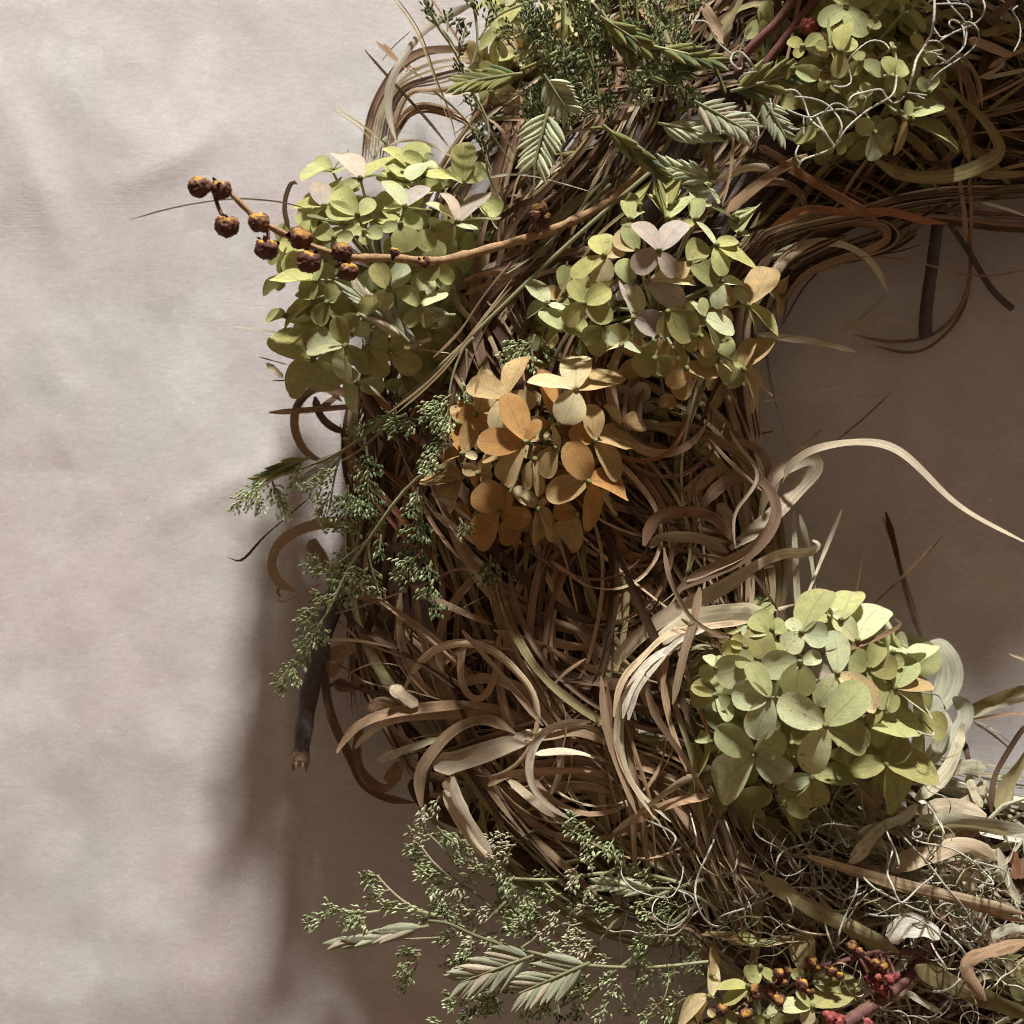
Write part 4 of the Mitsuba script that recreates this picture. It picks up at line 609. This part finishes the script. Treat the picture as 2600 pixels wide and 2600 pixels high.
# ---------------------------------------------------------------- flat oat spikelets
def spikelet(parent, z, b, tpt, w, tone, h0, h1, n=8):
    s = float(z(1, 0)[0] - z(0, 0)[0]); w = w * s
    B, Tp = P(*z(*b), h0), P(*z(*tpt), h1)
    ax = nrm(Tp - B); L = np.linalg.norm(Tp - B)
    N = nrm(np.array([0, 0.15, 1]) + rng.normal(0, 0.25, 3)); sd = nrm(np.cross(N, ax)); N = np.cross(ax, sd)
    ka = part('spikelet', parent, tube(spline(np.array([B - ax * 14, B + ax * L * 0.4 + N * 3, B + ax * L * 0.8]), 8), np.linspace(4, 2.2, 8), 7, 5), 'herb_bsdf')
    for i in range(n):
        f = i / n
        for sg in (-1, 1):
            c = B + ax * L * (0.72 * f + (0.03 if sg > 0 else 0)) + sd * sg * w * 0.03
            ln = L * (0.44 - 0.08 * f) * rng.uniform(0.9, 1.1)
            op = 0.66 * w / (0.42 * L) * (1 - 0.45 * f) * rng.uniform(0.85, 1.15)
            d = nrm(ax + sd * sg * min(op, 1.1) + N * rng.uniform(-0.05, 0.2))
            tn = tone if rng.uniform() < 0.75 else {4: 1, 8: 2, 5: 2, 6: 3, 3: 6}.get(tone, tone)
            part('scale', ka, leaf(c, c + d * ln, nrm(N + sd * sg * 0.45), ln * 0.21 + 5, tn, 'scale', 7, 4, cup=-0.75, bend=0.05), 'herb_bsdf')
    return ka
oat = thing('oat_spray', 'spray of flat oat-like seed heads drooping at the top of the wreath', 'seed heads')
for a in [(zA, (1490, 560), (1690, 860), 270, 4, 490, 480), (zA, (1490, 800), (1370, 1280), 320, 1, 510, 500), (zA, (1270, 520), (780, 600), 150, 6, 470, 480), (zT, (620, 430), (1260, 580), 140, 6, 470, 450), (zT, (1300, 800), (1960, 620), 260, 6, 500, 500), (zT, (970, 930), (1500, 1230), 320, 8, 460, 440), (zT, (650, 1110), (1210, 1225), 170, 4, 430, 410), (zT, (1540, 900), (1790, 1310), 190, 4, 420, 400), (zT, (1400, 1000), (1430, 1300), 130, 8, 410, 400), (zT, (150, 1150), (700, 1600), 100, 6, 480, 470), (zT, (1060, 1610), (560, 1440), 150, 4, 420, 430), (zT, (380, 640), (1010, 640), 150, 3, 450, 450), (zT, (130, 180), (640, 520), 140, 6, 470, 460), (zT, (120, 140), (420, 620), 110, 6, 450, 440)]:
    spikelet(oat, *a)
for z, pts, h in [(zA, [(1560, 380), (1500, 420), (1480, 560)], 430), (zA, [(1300, 490), (1420, 440), (1560, 360)], 460), (zT, [(0, 1150), (80, 1140), (150, 1150)], 470), (zT, [(1090, 560), (1150, 700), (1200, 830)], 420), (zT, [(700, 1020), (850, 960), (980, 930)], 430), (zA, [(1470, -40), (1490, 250), (1500, 400)], 420), (zA, [(1600, -40), (1600, 400), (1610, 700)], 430), (zA, [(1640, -40), (1720, 250), (1830, 560), (1860, 800)], 440), (zA, [(1780, -40), (1800, 400), (1830, 600)], 430), (zA, [(1900, -40), (1932, 300)], 430), (zT, [(400, -30), (430, 300), (480, 600)], 430), (zT, [(250, -30), (330, 400), (440, 800)], 420)]:
    part('stem', oat, tube(spline(poly(z, pts, h), 14), 4.2, 6, 5), 'herb_bsdf')
oat2 = thing('oat_spray', 'grey-green flat seed heads lying over the lower sprig at the bottom', 'seed heads')
zV = Z(700, 2000, 600)
for a in [(zV, (1200, 1140), (420, 1300), 70, 8, 370, 340), (zV, (2060, 1390), (1380, 1640), 250, 8, 430, 410), (z4, (910, 1450), (250, 1740), 270, 8, 440, 430), (z4, (1470, 830), (940, 775), 110, 4, 390, 380)]:
    spikelet(oat2, *a)
for pts in ([(1470, 830), (1640, 830), (1850, 900), (2000, 1000)], [(910, 1450), (1400, 1470), (1932, 1420)], [(-360, 1090), (-200, 1110), (0, 1200), (500, 1350), (900, 1440)]):
    part('stem', oat2, tube(spline(poly(z4, pts, 400), 16), 4.2, 7, 5), 'herb_bsdf')
oat3 = thing('oat_spray', 'dull brown-green seed spikes across the left green flower head', 'seed heads')
for a in [(z1, (1180, 1400), (730, 970), 150, 8, 470, 480), (z1, (1260, 1430), (920, 1150), 60, 5, 460, 450), (z1, (1490, 1240), (1200, 1245), 70, 5, 440, 430), (zL, (620, 320), (215, 485), 70, 6, 300, 310), (zL, (880, 270), (560, 520), 80, 5, 300, 290)]:
    spikelet(oat3, *a, n=6)

# ---------------------------------------------------------------- sprigs of tiny green buds
BT = np.array([[0, 0, 0], [.5, .5, 0], [.5, 0, .5], [.5, -.5, 0], [.5, 0, -.5], [1, 0, 0]])
BF = np.array([[0, 2, 1], [0, 3, 2], [0, 4, 3], [0, 1, 4], [5, 1, 2], [5, 2, 3], [5, 3, 4], [5, 4, 1]])
def cluster(z, b, tpt, w, tone, h):
    s = float(z(1, 0)[0] - z(0, 0)[0]); w = w * s * 1.22
    B = P(*z(*b), h); Tp = P(*z(*tpt), h + rng.uniform(-12, 18))
    ax = Tp - B; L = max(np.linalg.norm(ax), 20); ax = nrm(ax)
    sd = nrm(np.cross([0, 0, 1], ax)); N = np.cross(ax, sd)
    vs, fs, us, n = [], [], [], 0
    rows = max(5, int(L / 4.9))
    for i in range(rows):
        f = (i + 0.5) / rows
        sg = 1 if i % 2 else -1
        reach = w * 0.58 * (0.4 + 0.9 * np.sin(np.pi * min(0.12 + f * 0.85, 1))) * rng.uniform(0.6, 1.1)
        br = nrm(sd * sg + ax * rng.uniform(0.0, 0.5) + N * rng.uniform(-0.5, 0.7))
        bd = nrm(ax * 0.9 + sd * sg * rng.uniform(-0.1, 0.75) + N * rng.uniform(0, 0.6))
        for j in range(max(2, int(reach / 6.5))):
            p = B + ax * L * f + br * (j * 6.5 + 2) + rng.normal(0, 1.5, 3) + ax * j * 1.5
            d = nrm(bd + rng.normal(0, 0.14, 3)); ln = rng.uniform(11, 17); r = rng.uniform(5.2, 7.6)
            a0 = nrm(np.cross(d, [0.3, 0.2, 0.9])); b0 = np.cross(d, a0)
            v = p + BT[:, :1] * d * ln + BT[:, 1:2] * a0 * r + BT[:, 2:] * b0 * r
            vs.append(v); fs.append(BF + n); n += 6
            tn = tone if rng.uniform() < 0.7 else {0: 1, 1: 0, 3: 0, 2: 1}[tone]
            us.append(np.stack([tn + 0.01 + 0.98 * BT[:, 0], np.full(6, new_id() + rng.uniform(0.2, 0.8))], -1))
    tb = tube(np.array([B - ax * 6, B + ax * L * 0.5, B + ax * L * 0.9]), [2.4, 2, 1.2], 7, 4)
    return join([(np.vstack(vs), np.vstack(fs), np.vstack(us)), tb])

def sprig(label, clusters, stems):
    k = thing('bud_sprig', label, 'dried sprig')
    for z, pts, h, r in stems:
        part('stem', k, tube(spline(poly(z, pts, h), 18), np.linspace(r, r * 0.6, 18), 7, 5), 'herb_bsdf')
    for z, lst, h in clusters:
        for c in lst:
            (b, tpt, w), tone = c[:3], (c[3] if len(c) > 3 else 0)
            part('bud_cluster', k, cluster(z, b, tpt, w, tone, h + rng.uniform(-15, 25)), 'herb_bsdf', smooth=False)
front = [((1280, 20), (1090, 90), 80), ((1180, 40), (1100, 110), 70), ((1050, 80), (930, 190), 90), ((1020, 90), (960, 60), 60), ((300, 500), (110, 680), 90), ((280, 560), (310, 700), 60), ((330, 480), (240, 600), 80), ((390, 470), (430, 620), 80), ((430, 560), (490, 730), 70), ((590, 360), (540, 520), 70), ((830, 390), (740, 470), 90), ((760, 450), (640, 560), 100), ((790, 560), (720, 700), 90), ((740, 660), (710, 750), 70), ((810, 540), (800, 640), 60), ((980, 800), (770, 800), 60), ((930, 790), (860, 830), 60), ((1000, 800), (985, 850), 50), ((1060, 680), (1120, 680), 40), ((1090, 690), (1150, 780), 50), ((1150, 750), (1110, 830), 45),
         ((960, 960), (850, 1040), 90), ((830, 1100), (630, 1035), 100), ((760, 1080), (680, 1110), 80), ((900, 1080), (790, 1200), 120), ((930, 1100), (860, 1230), 120), ((900, 1180), (880, 1330), 100), ((960, 1130), (1040, 1260), 110), ((1060, 1060), (1110, 1180), 90), ((1090, 1160), (1140, 1270), 90), ((1040, 1100), (940, 1150), 90), ((980, 1080), (930, 1010), 80), ((760, 1280), (665, 1290), 60), ((820, 1270), (730, 1340), 70), ((720, 1370), (570, 1480), 90), ((700, 1420), (620, 1420), 70), ((700, 1430), (720, 1620), 100), ((690, 1560), (580, 1640), 90), ((650, 1660), (600, 1760), 90), ((580, 1740), (490, 1800), 80), ((500, 1820), (420, 1900), 80), ((540, 1800), (560, 1900), 60), ((470, 1850), (450, 1950), 50)]
back = [((1050, 250), (1060, 420), 150, 3), ((1060, 430), (1070, 700), 150, 3), ((920, 520), (930, 740), 170, 3), ((1000, 600), (1000, 700), 120, 3), ((1410, 540), (1370, 720), 120), ((1440, 700), (1400, 860), 160, 3), ((1440, 840), (1400, 1000), 160, 3), ((1400, 1000), (1320, 1100), 140), ((1350, 1080), (1280, 1180), 110), ((1500, 1050), (1480, 1160), 120, 3), ((1520, 1180), (1480, 1300), 120, 3), ((1530, 1300), (1540, 1410), 110, 3), ((1150, 870), (1140, 1020), 60, 3), ((1330, 30), (1400, 100), 120, 3), ((1250, 20), (1250, 90), 60), ((1340, 60), (1200, 110), 110, 3)]  # dark tone on these inner clusters paints the shade they sit in
csp = [((810, 60), (690, 130), 120), ((760, 80), (620, 200), 110), ((830, 120), (850, 250), 80), ((920, 90), (980, 180), 60, 3), ((340, 320), (390, 420), 110), ((380, 400), (400, 500), 80), ((250, 430), (60, 560), 100), ((230, 480), (120, 600), 120), ((240, 540), (180, 690), 120), ((260, 580), (230, 690), 80), ((180, 740), (120, 860), 90), ((170, 830), (70, 950), 100), ((120, 880), (80, 970), 70), ((200, 690), (190, 800), 70, 3), ((330, 1300), (380, 1390), 90, 3), ((30, 1090), (20, 1210), 60), ((540, 1560), (530, 1750), 130, 3), ((1700, -60), (1720, 30), 60)]
sprig('dark green sprig of tiny buds trailing down the left edge of the wreath', [(zL, front, 310), (zL, back, 400), (zC, csp, 440)],
      [(zI, [(1660, 430), (1420, 640), (1190, 860), (1000, 1040), (870, 1145), (720, 1205)], [430, 430, 420, 390, 340, 310], 5.5), (zL, [(1600, 380), (1400, 460), (1160, 750), (1070, 880), (920, 1100), (790, 1370), (600, 1650), (430, 1900)], [400, 390, 370, 350, 330, 315, 300, 295], 5), (zL, [(1070, 880), (980, 950), (850, 1050)], 320, 3.5), (zL, [(1070, 880), (1070, 1000), (1140, 1260)], 320, 3.5), (zL, [(880, 260), (830, 430), (800, 620)], 320, 3.5), (zL, [(480, 420), (380, 470), (180, 620)], 315, 3.5), (zC, [(420, 20), (350, 100), (270, 310), (250, 420)], 440, 4), (zC, [(370, 100), (370, 300)], 440, 3), (zC, [(850, 0), (820, 80), (720, 130)], 440, 3),
       (zL, [(1330, 0), (1150, 130), (1000, 260), (880, 330)], 370, 4)])
lowA = [((540, 1010), (400, 1010), 110), ((420, 1030), (250, 1120), 100), ((720, 1010), (600, 1060), 120), ((660, 1060), (560, 1130), 110), ((740, 1060), (690, 1120), 100), ((830, 720), (700, 730), 90), ((840, 770), (740, 780), 70), ((920, 840), (840, 850), 60, 1), ((860, 870), (755, 920), 60, 1), ((1040, 950), (880, 970), 100), ((1180, 1000), (1090, 1010), 80, 1), ((1300, 1070), (1170, 1080), 70), ((1190, 480), (1070, 490), 80), ((1220, 560), (1120, 540), 80), ((1250, 610), (1160, 610), 100), ((1300, 650), (1170, 680), 90), ((1330, 700), (1160, 720), 80), ((1220, 160), (1190, 250), 60, 2), ((1260, 250), (1180, 280), 50, 2), ((1330, 90), (1290, 200), 40, 2), ((1230, 370), (1090, 360), 50, 2), ((1310, 390), (1160, 400), 50, 2), ((1330, 330), (1400, 420), 90), ((1400, 400), (1500, 470), 110), ((1470, 470), (1600, 530), 110), ((1480, 520), (1500, 590), 70),
        ((1590, 660), (1740, 670), 60), ((1540, 730), (1620, 750), 60), ((1430, 750), (1290, 800), 80), ((1330, 790), (1260, 880), 70), ((1480, 820), (1520, 880), 60, 2), ((1340, 920), (1290, 980), 90), ((1420, 960), (1350, 1020), 90), ((1560, 900), (1460, 930), 90, 1), ((1600, 970), (1490, 990), 90), ((1910, 720), (1880, 830), 110), ((1880, 830), (1850, 930), 100), ((1640, 1050), (1480, 1130), 70, 2), ((1560, 1160), (1410, 1190), 60, 2), ((1640, 1250), (1560, 1290), 60, 1), ((1640, 1330), (1510, 1400), 90, 1), ((1520, 1390), (1370, 1470), 70, 2), ((1780, 1240), (1850, 1300), 80), ((1170, 1330), (1020, 1340), 70), ((1170, 1370), (1080, 1390), 60), ((1110, 1440), (1010, 1490), 80), ((1110, 1500), (1050, 1580), 100), ((1070, 1570), (1020, 1660), 70), ((1500, 1690), (1390, 1720), 120), ((1480, 1760), (1390, 1800), 90), ((1440, 1690), (1420, 1780), 80), ((1640, 1660), (1540, 1700), 80), ((1760, 1680), (1680, 1820), 100), ((1820, 1680), (1790, 1840), 80), ((1350, 1910), (1290, 1925), 60), ((1590, 1890), (1540, 1925), 60)]
lowB = [((320, 400), (130, 420), 80, 2), ((330, 470), (150, 500), 80, 2), ((300, 550), (140, 600), 70, 2), ((280, 620), (190, 700), 60, 2), ((860, 230), (770, 250), 80), ((900, 290), (760, 340), 90), ((980, 330), (880, 440), 110), ((1090, 380), (1000, 480), 110), ((1000, 480), (920, 560), 90), ((1150, 430), (1080, 560), 110), ((1010, 560), (930, 620), 100), ((1210, 500), (1180, 580), 80), ((1250, 590), (1200, 720), 110), ((1360, 620), (1270, 740), 110), ((1440, 660), (1380, 720), 70), ((330, 740), (260, 830), 90), ((350, 830), (320, 910), 90), ((420, 900), (460, 1050), 100), ((540, 980), (400, 1000), 90), ((340, 1050), (210, 1050), 70), ((400, 1090), (250, 1110), 70), ((500, 1150), (300, 1180), 80), ((850, 650), (800, 720), 60, 2), ((880, 720), (800, 820), 60, 2), ((960, 820), (940, 890), 60), ((700, 870), (590, 890), 60), ((930, 960), (840, 1010), 60, 2), ((1080, 940), (1000, 950), 60), ((1180, 980), (1060, 1010), 70), ((1420, 940), (1330, 980), 60), ((1450, 1030), (1370, 1060), 60),
        ((880, 1110), (780, 1130), 60, 2), ((900, 1190), (800, 1190), 70, 2), ((960, 1250), (750, 1290), 100, 2), ((1000, 1300), (820, 1360), 80, 2), ((740, 1340), (650, 1380), 60, 2), ((560, 1400), (470, 1420), 60), ((180, 1230), (110, 1290), 70, 1), ((240, 1280), (180, 1340), 60), ((1530, 1150), (1370, 1170), 70), ((1500, 1210), (1340, 1270), 90), ((1430, 1290), (1310, 1320), 80), ((1440, 1340), (1330, 1420), 110), ((1860, 1330), (1810, 1390), 60), ((1850, 1410), (1730, 1470), 70), ((1860, 1470), (1840, 1530), 60), ((1640, 1520), (1570, 1560), 70), ((210, 1680), (90, 1760), 100), ((230, 1760), (60, 1830), 80), ((460, 1770), (420, 1900), 100), ((570, 1720), (560, 1880), 100), ((640, 1730), (590, 1850), 80), ((1100, 1770), (1010, 1900), 100), ((1210, 1620), (1180, 1700), 60, 1), ((1180, 1550), (1160, 1610), 60, 1), ((1450, 1850), (1370, 1900), 80), ((870, 1780), (830, 1880), 80, 3), ((700, 1800), (720, 1900), 80, 3), ((1000, 1640), (900, 1700), 80, 3), ((940, 1540), (860, 1600), 70, 3), ((620, 1500), (560, 1560), 80, 3), ((1120, 1050), (1050, 1090), 70, 3), ((700, 1020), (640, 1080), 80, 2), ((1600, 1000), (1500, 1050), 60, 3)]
r3 = np.random.default_rng(11)
lowC = []
for k in range(80):
    x, y = r3.uniform(1130, 1780), r3.uniform(2190, 2590)
    if (x - 1300) * 0.45 + 2080 > y + 40: continue
    an = r3.uniform(2.2, 4.2); L = r3.uniform(26, 48)
    lowC.append(((x, y), (x + L * math.cos(an), y - L * math.sin(an)), r3.uniform(18, 32), int(r3.choice([0, 0, 2, 1, 3, 2]))))
sprig('loose sprig of green and beige buds reaching left at the bottom', [(zV, lowA, 330), (z4, lowB, 385), (Z(0, 0, 1932), lowC, 350)],
      [(z4, [(1740, 790), (1300, 540), (1000, 370), (820, 250)], 350, 5), (z4, [(1000, 660), (760, 490), (560, 340), (400, 410), (300, 520), (280, 630)], 360, 4), (z4, [(1700, 780), (1250, 690), (760, 740), (450, 750), (0, 710), (-110, 700)], 370, 5), (zV, [(1510, 700), (1440, 600), (1370, 500), (1250, 380)], 360, 3.5), (zV, [(1760, 980), (1660, 890), (1440, 740), (1270, 590), (1190, 480)], 350, 4), (zV, [(1932, 930), (1830, 1000), (1700, 1030), (1600, 970)], 350, 3.5), (zV, [(1420, 1060), (1240, 1030), (1060, 940), (930, 830), (830, 720)], 345, 4), (zV, [(1560, 1050), (1400, 1060), (1180, 1010), (900, 1000), (740, 1020), (540, 1000)], 345, 4), (z4, [(1900, 750), (1620, 840), (1250, 1020), (1110, 1160), (950, 1420), (880, 1540)], 370, 5), (z4, [(1850, 960), (1740, 1020), (1560, 1180), (1300, 1400), (900, 1680), (700, 1800)], 360, 5), (z4, [(620, 1130), (400, 1310), (200, 1400)], 360, 4), (z4, [(1180, 1500), (920, 1760), (800, 1932)], 350, 4), (z4, [(1350, 1480), (1330, 1700), (1310, 1932)], 340, 4), (z4, [(270, 930), (130, 1070), (0, 1200), (-10, 1320)], 360, 4), (z4, [(1700, 1000), (1450, 1010), (1100, 1030), (800, 1050)], 350, 4), (z4, [(560, 760), (700, 870), (900, 1000)], 345, 4), (z4, [(1932, 1600), (1700, 1750), (1400, 1910)], 330, 4), (zV, [(1170, 1350), (1140, 1480), (1030, 1640)], 335, 3), (zV, [(2000, 1150), (1700, 1200), (1230, 1230), (1050, 1240)], 340, 3)])
topc = []
r2 = np.random.default_rng(5)
for k in range(95):
    x, y = r2.uniform(1330, 1932), r2.uniform(0, 900)
    topc.append(((x, y), (x + r2.uniform(-60, 60), y - r2.uniform(60, 150)), r2.uniform(50, 100), [3, 3, 0, 3, 3][k % 5]))
topd = [((r2.uniform(420, 1000), 0), 0, 0) for k in range(0)]
for k in range(70):
    x, y = r2.uniform(300, 1000), r2.uniform(0, 1000)
    topd.append(((x, y), (x + r2.uniform(-50, 70), y - r2.uniform(60, 160)), r2.uniform(60, 120), [3, 3, 0, 3, 1][k % 5]))
bits = [((720, 170), (640, 20), 30, 3), ((790, 200), (790, 90), 40, 3), ((850, 230), (880, 140), 40, 3), ((900, 280), (915, 180), 40, 3), ((870, 400), (900, 300), 40, 3), ((690, 130), (650, 60), 24, 3), ((1000, 90), (960, 0), 40, 3), ((1060, 170), (1080, 90), 40, 3), ((1130, 100), (1090, 10), 30, 3), ((840, 420), (880, 480), 50, 3), ((960, 760), (940, 680), 50, 3), ((1020, 1000), (990, 900), 40, 3), ((1080, 1100), (1050, 1000), 40, 3), ((1250, 330), (1160, 230), 60, 2), ((1340, 300), (1300, 180), 70, 2), ((1400, 360), (1440, 250), 60, 3), ((1250, 240), (1190, 170), 40, 3)]
sprig('dense dark green sprigs standing upright behind the seed heads at the top', [(zA, topc, 425), (zT, topd, 430), (zA, bits, 400)],
      [(zA, [(620, -30), (720, 180), (830, 340), (930, 560), (1010, 720), (1080, 900), (1060, 1150), (1160, 1400)], 390, 4), (zA, [(960, -30), (1000, 280), (960, 460)], 390, 4), (zA, [(1420, 0), (1130, 120), (1010, 280)], 380, 4), (zA, [(640, 120), (800, 260), (870, 420)], 380, 3), (zA, [(700, 640), (830, 750), (960, 900), (1100, 1200)], 340, 3.5), (zA, [(900, 700), (1060, 830), (1000, 1000)], 340, 3), (zA, [(960, 640), (1080, 900), (1230, 1130)], 330, 3), (zA, [(1420, 800), (1400, 1200), (1390, 1450)], 300, 3.5), (zA, [(1560, 900), (1600, 1300), (1580, 1500)], 300, 3.5), (zA, [(1932, 1230), (1780, 1380), (1700, 1500), (1400, 1790), (1170, 1940)], 360, 4.5), (zA, [(1900, 1500), (1760, 1690), (1460, 1930)], 330, 4), (zA, [(1932, 1290), (1650, 1560), (1300, 1932)], 370, 4), (zT, [(120, 1800), (300, 1500), (420, 1250)], 300, 3.5), (zT, [(0, 1700), (200, 1420), (330, 1300)], 300, 3.5)])

# ---------------------------------------------------------------- curly moss
def wig(pts, n, amp):
    p = spline(pts, n)
    return p + np.cumsum(rng.normal(0, amp, p.shape), 0) * np.sin(np.linspace(0, math.pi, n))[:, None] * 0.5
m1 = thing('moss_clump', 'looping whitish moss threads over the top right flower head', 'moss')
for z, pts, r in [(zE, [(90, 1370), (110, 1320), (220, 1270), (380, 1190), (450, 1080), (600, 930), (720, 850), (830, 790), (880, 710), (890, 620)], 4.6), (zE, [(1200, -20), (1190, 200), (1140, 350), (1060, 480), (1030, 600), (980, 750)], 6), (zE, [(-20, 740), (60, 740), (130, 830), (190, 980), (270, 1050), (370, 1180)], 4), (zE, [(0, 790), (150, 800), (300, 850), (400, 950), (440, 1060), (400, 1160)], 4), (zE, [(0, 900), (170, 960), (260, 930), (400, 900), (500, 910), (560, 940)], 4.4), (zE, [(1150, 700), (1230, 600), (1450, 450), (1560, 330), (1550, 230), (1470, 180), (1430, 200)], 4.4), (zE, [(1290, -20), (1370, 90), (1450, 200), (1450, 350), (1390, 440), (1290, 520)], 4.4), (zE, [(1210, 35), (1400, 30), (1490, 70), (1505, 150)], 4), (zE, [(1360, 235), (1320, 200), (1350, 165), (1420, 200), (1445, 300), (1430, 390)], 4), (zE, [(1590, -10), (1610, 80), (1550, 180), (1400, 250), (1250, 330)], 4), (zE, [(380, 700), (430, 710), (520, 660), (490, 520), (540, 440), (680, 340), (780, 350), (830, 400)], 3.2), (zE, [(500, 900), (510, 810), (600, 760), (680, 740), (760, 730), (800, 780), (870, 840), (950, 790)], 4), (zE, [(610, 900), (640, 800), (580, 790)], 3), (zE, [(1880, 50), (1840, 90), (1880, 160), (1900, 300), (1850, 420)], 3.4), (zE, [(980, 760), (1130, 780), (1040, 770), (1120, 810)], 4),
                  (zE, [(270, 970), (340, 870), (430, 850), (500, 900)], 3.6), (zE, [(0, 1040), (60, 1060), (130, 1040)], 4), (zE, [(90, 1190), (65, 1280), (110, 1340)], 4), (zE, [(130, 960), (130, 1100)], 3), (zE, [(240, 960), (330, 1120), (380, 1190)], 4.4), (zT, [(920, 190), (1030, 200), (1090, 320), (1250, 480)], 4), (zT, [(1480, 640), (1400, 520), (1310, 460), (1255, 510), (1280, 590), (1340, 610), (1340, 540), (1290, 500)], 4.4), (zT, [(1480, 640), (1380, 660), (1310, 730)], 4.4), (zT, [(1440, 640), (1380, 560)], 4), (zT, [(1600, 880), (1640, 1040), (1720, 1100), (1830, 1150)], 3.6), (zE, [(1150, 340), (1230, 340), (1270, 400), (1180, 420), (1240, 470), (1290, 500)], 4), (zE, [(1140, 430), (1220, 450), (1200, 520), (1290, 510)], 4), (zE, [(1190, 220), (1250, 300), (1300, 290)], 3.4), (zT, [(1490, 1130), (1490, 1230), (1450, 1360)], 4), (zT, [(620, 140), (600, 30), (650, -30)], 4)]:
    n = max(16, len(pts) * 8)
    pp = poly(z, pts, 585 + 12 * np.sin(np.arange(len(pts)) * 2.0))
    part('thread', m1, tube(wig(pp, n, 0.35), 0.5 * r * (1 + 0.15 * np.sin(np.arange(n) * 2.1)), 5, 5), 'herb_bsdf')
m2 = thing('moss_clump', 'tangle of curly grey moss threads below the lower green flower head', 'moss')
hm = []
for z, pts, r in [(zS, [(-20, 215), (80, 178), (190, 220), (235, 290), (195, 380), (230, 540), (330, 740)], 5), (zS, [(680, 330), (500, 500), (420, 650), (410, 830), (480, 990), (600, 1090), (800, 1160)], 5), (zS, [(660, 590), (760, 650), (830, 760), (890, 880), (920, 1020), (990, 1090)], 4), (zS, [(710, 120), (750, 300), (800, 480), (850, 650), (960, 800), (900, 880), (700, 950), (630, 1010), (680, 1070), (800, 1100)], 4.6), (zS, [(1570, 410), (1350, 370), (1200, 400), (1130, 500), (1110, 640), (1050, 800), (1080, 860)], 5), (zS, [(1230, 1150), (1400, 1120), (1560, 1140), (1720, 1260)], 5.5), (zS, [(1610, 880), (1600, 1150), (1650, 1280), (1750, 1430)], 5), (zS, [(1260, 830), (1280, 930), (1250, 1080)], 5), (zS, [(410, 100), (410, 250), (480, 480)], 4), (zB, [(540, 600), (450, 780), (350, 950), (290, 1120), (290, 1230), (350, 1420)], 5), (zB, [(540, 640), (620, 740), (800, 830), (1000, 930), (1250, 1060)], 5.4), (zB, [(600, 1070), (700, 1000), (850, 970), (1000, 1010), (1200, 1170), (1280, 1300), (1310, 1420)], 4.6), (zB, [(1270, 1210), (1380, 1260), (1420, 1380), (1370, 1530), (1250, 1660), (1100, 1760)], 6),
                  (zB, [(890, 250), (930, 340), (1100, 530), (1250, 720), (1400, 900), (1500, 1090), (1580, 1220)], 5), (zB, [(880, 390), (780, 470), (720, 580), (760, 700), (830, 840), (1000, 720), (1160, 640), (1270, 600)], 4.6), (zB, [(960, 280), (1040, 330), (1270, 370), (1450, 470), (1550, 560), (1570, 750)], 4.4), (zB, [(1220, 80), (1220, 230), (1260, 360)], 4), (zB, [(1050, 240), (1000, 200), (940, 220), (960, 270), (1030, 260), (1000, 225)], 4), (zB, [(1570, 590), (1700, 540), (1780, 590), (1810, 720), (1790, 850)], 4), (zB, [(1180, 1210), (1180, 1350), (1240, 1440), (1270, 1400)], 4.6), (zB, [(1600, 750), (1660, 690), (1740, 700)], 4.6), (zB, [(1480, 1080), (1540, 1140), (1590, 1230)], 6), (zB, [(310, 180), (310, 280), (360, 360), (480, 340)], 4.6), (zB, [(800, 160), (750, 300), (790, 400), (830, 520), (900, 630)], 4.6), (zR, [(970, 960), (1100, 920), (1180, 950), (1230, 1030), (1360, 1110)], 4), (zR, [(380, 1170), (520, 1080), (620, 1000)], 4), (zR, [(960, 1230), (1060, 1290), (1130, 1290), (1140, 1200)], 4)]:
    hm.append((poly(z, pts, 470 + 15 * np.sin(np.arange(len(pts)) * 2.3)), r, max(16, len(pts) * 8), 5 if z is not zS else rng.choice([5, 2, 5])))
for k in range(190):
    if k < 105: x, y = rng.uniform(1720, 2330), rng.uniform(2080, 2420)
    else: x, y = rng.uniform(2150, 2600), rng.uniform(2180, 2620)
    nn = rng.integers(8, 18); a = rng.uniform(0, 6.28); pts = []
    cu = rng.choice([-1, 1]) * rng.uniform(0.15, 0.75); hh = rng.uniform(320, 440)
    for j in range(nn):
        pts.append((x, y, hh + 18 * math.sin(j * 1.1 + k)))
        a += cu + rng.normal(0, 0.3); x += 30 * math.cos(a); y += 30 * math.sin(a)
        if rng.uniform() < 0.15: cu = -cu
    p = np.array(pts)
    hm.append((P(p[:, 0], p[:, 1], p[:, 2]), rng.uniform(2.4, 4.4), nn * 5, [5, 2, 7, 7, 5, 2][k % 6]))
for pp, r, n, tn in hm:
    e = np.linspace(0, 1, len(pp)); pp = pp.copy(); pp[:, 2] -= 130 * np.maximum(np.exp(-e / 0.1), np.exp(-(1 - e) / 0.1))
    part('thread', m2, tube(wig(pp, n, 0.35), 0.5 * r * (1 + 0.15 * np.sin(np.arange(n) * 2.1)), tn, 5), 'herb_bsdf')
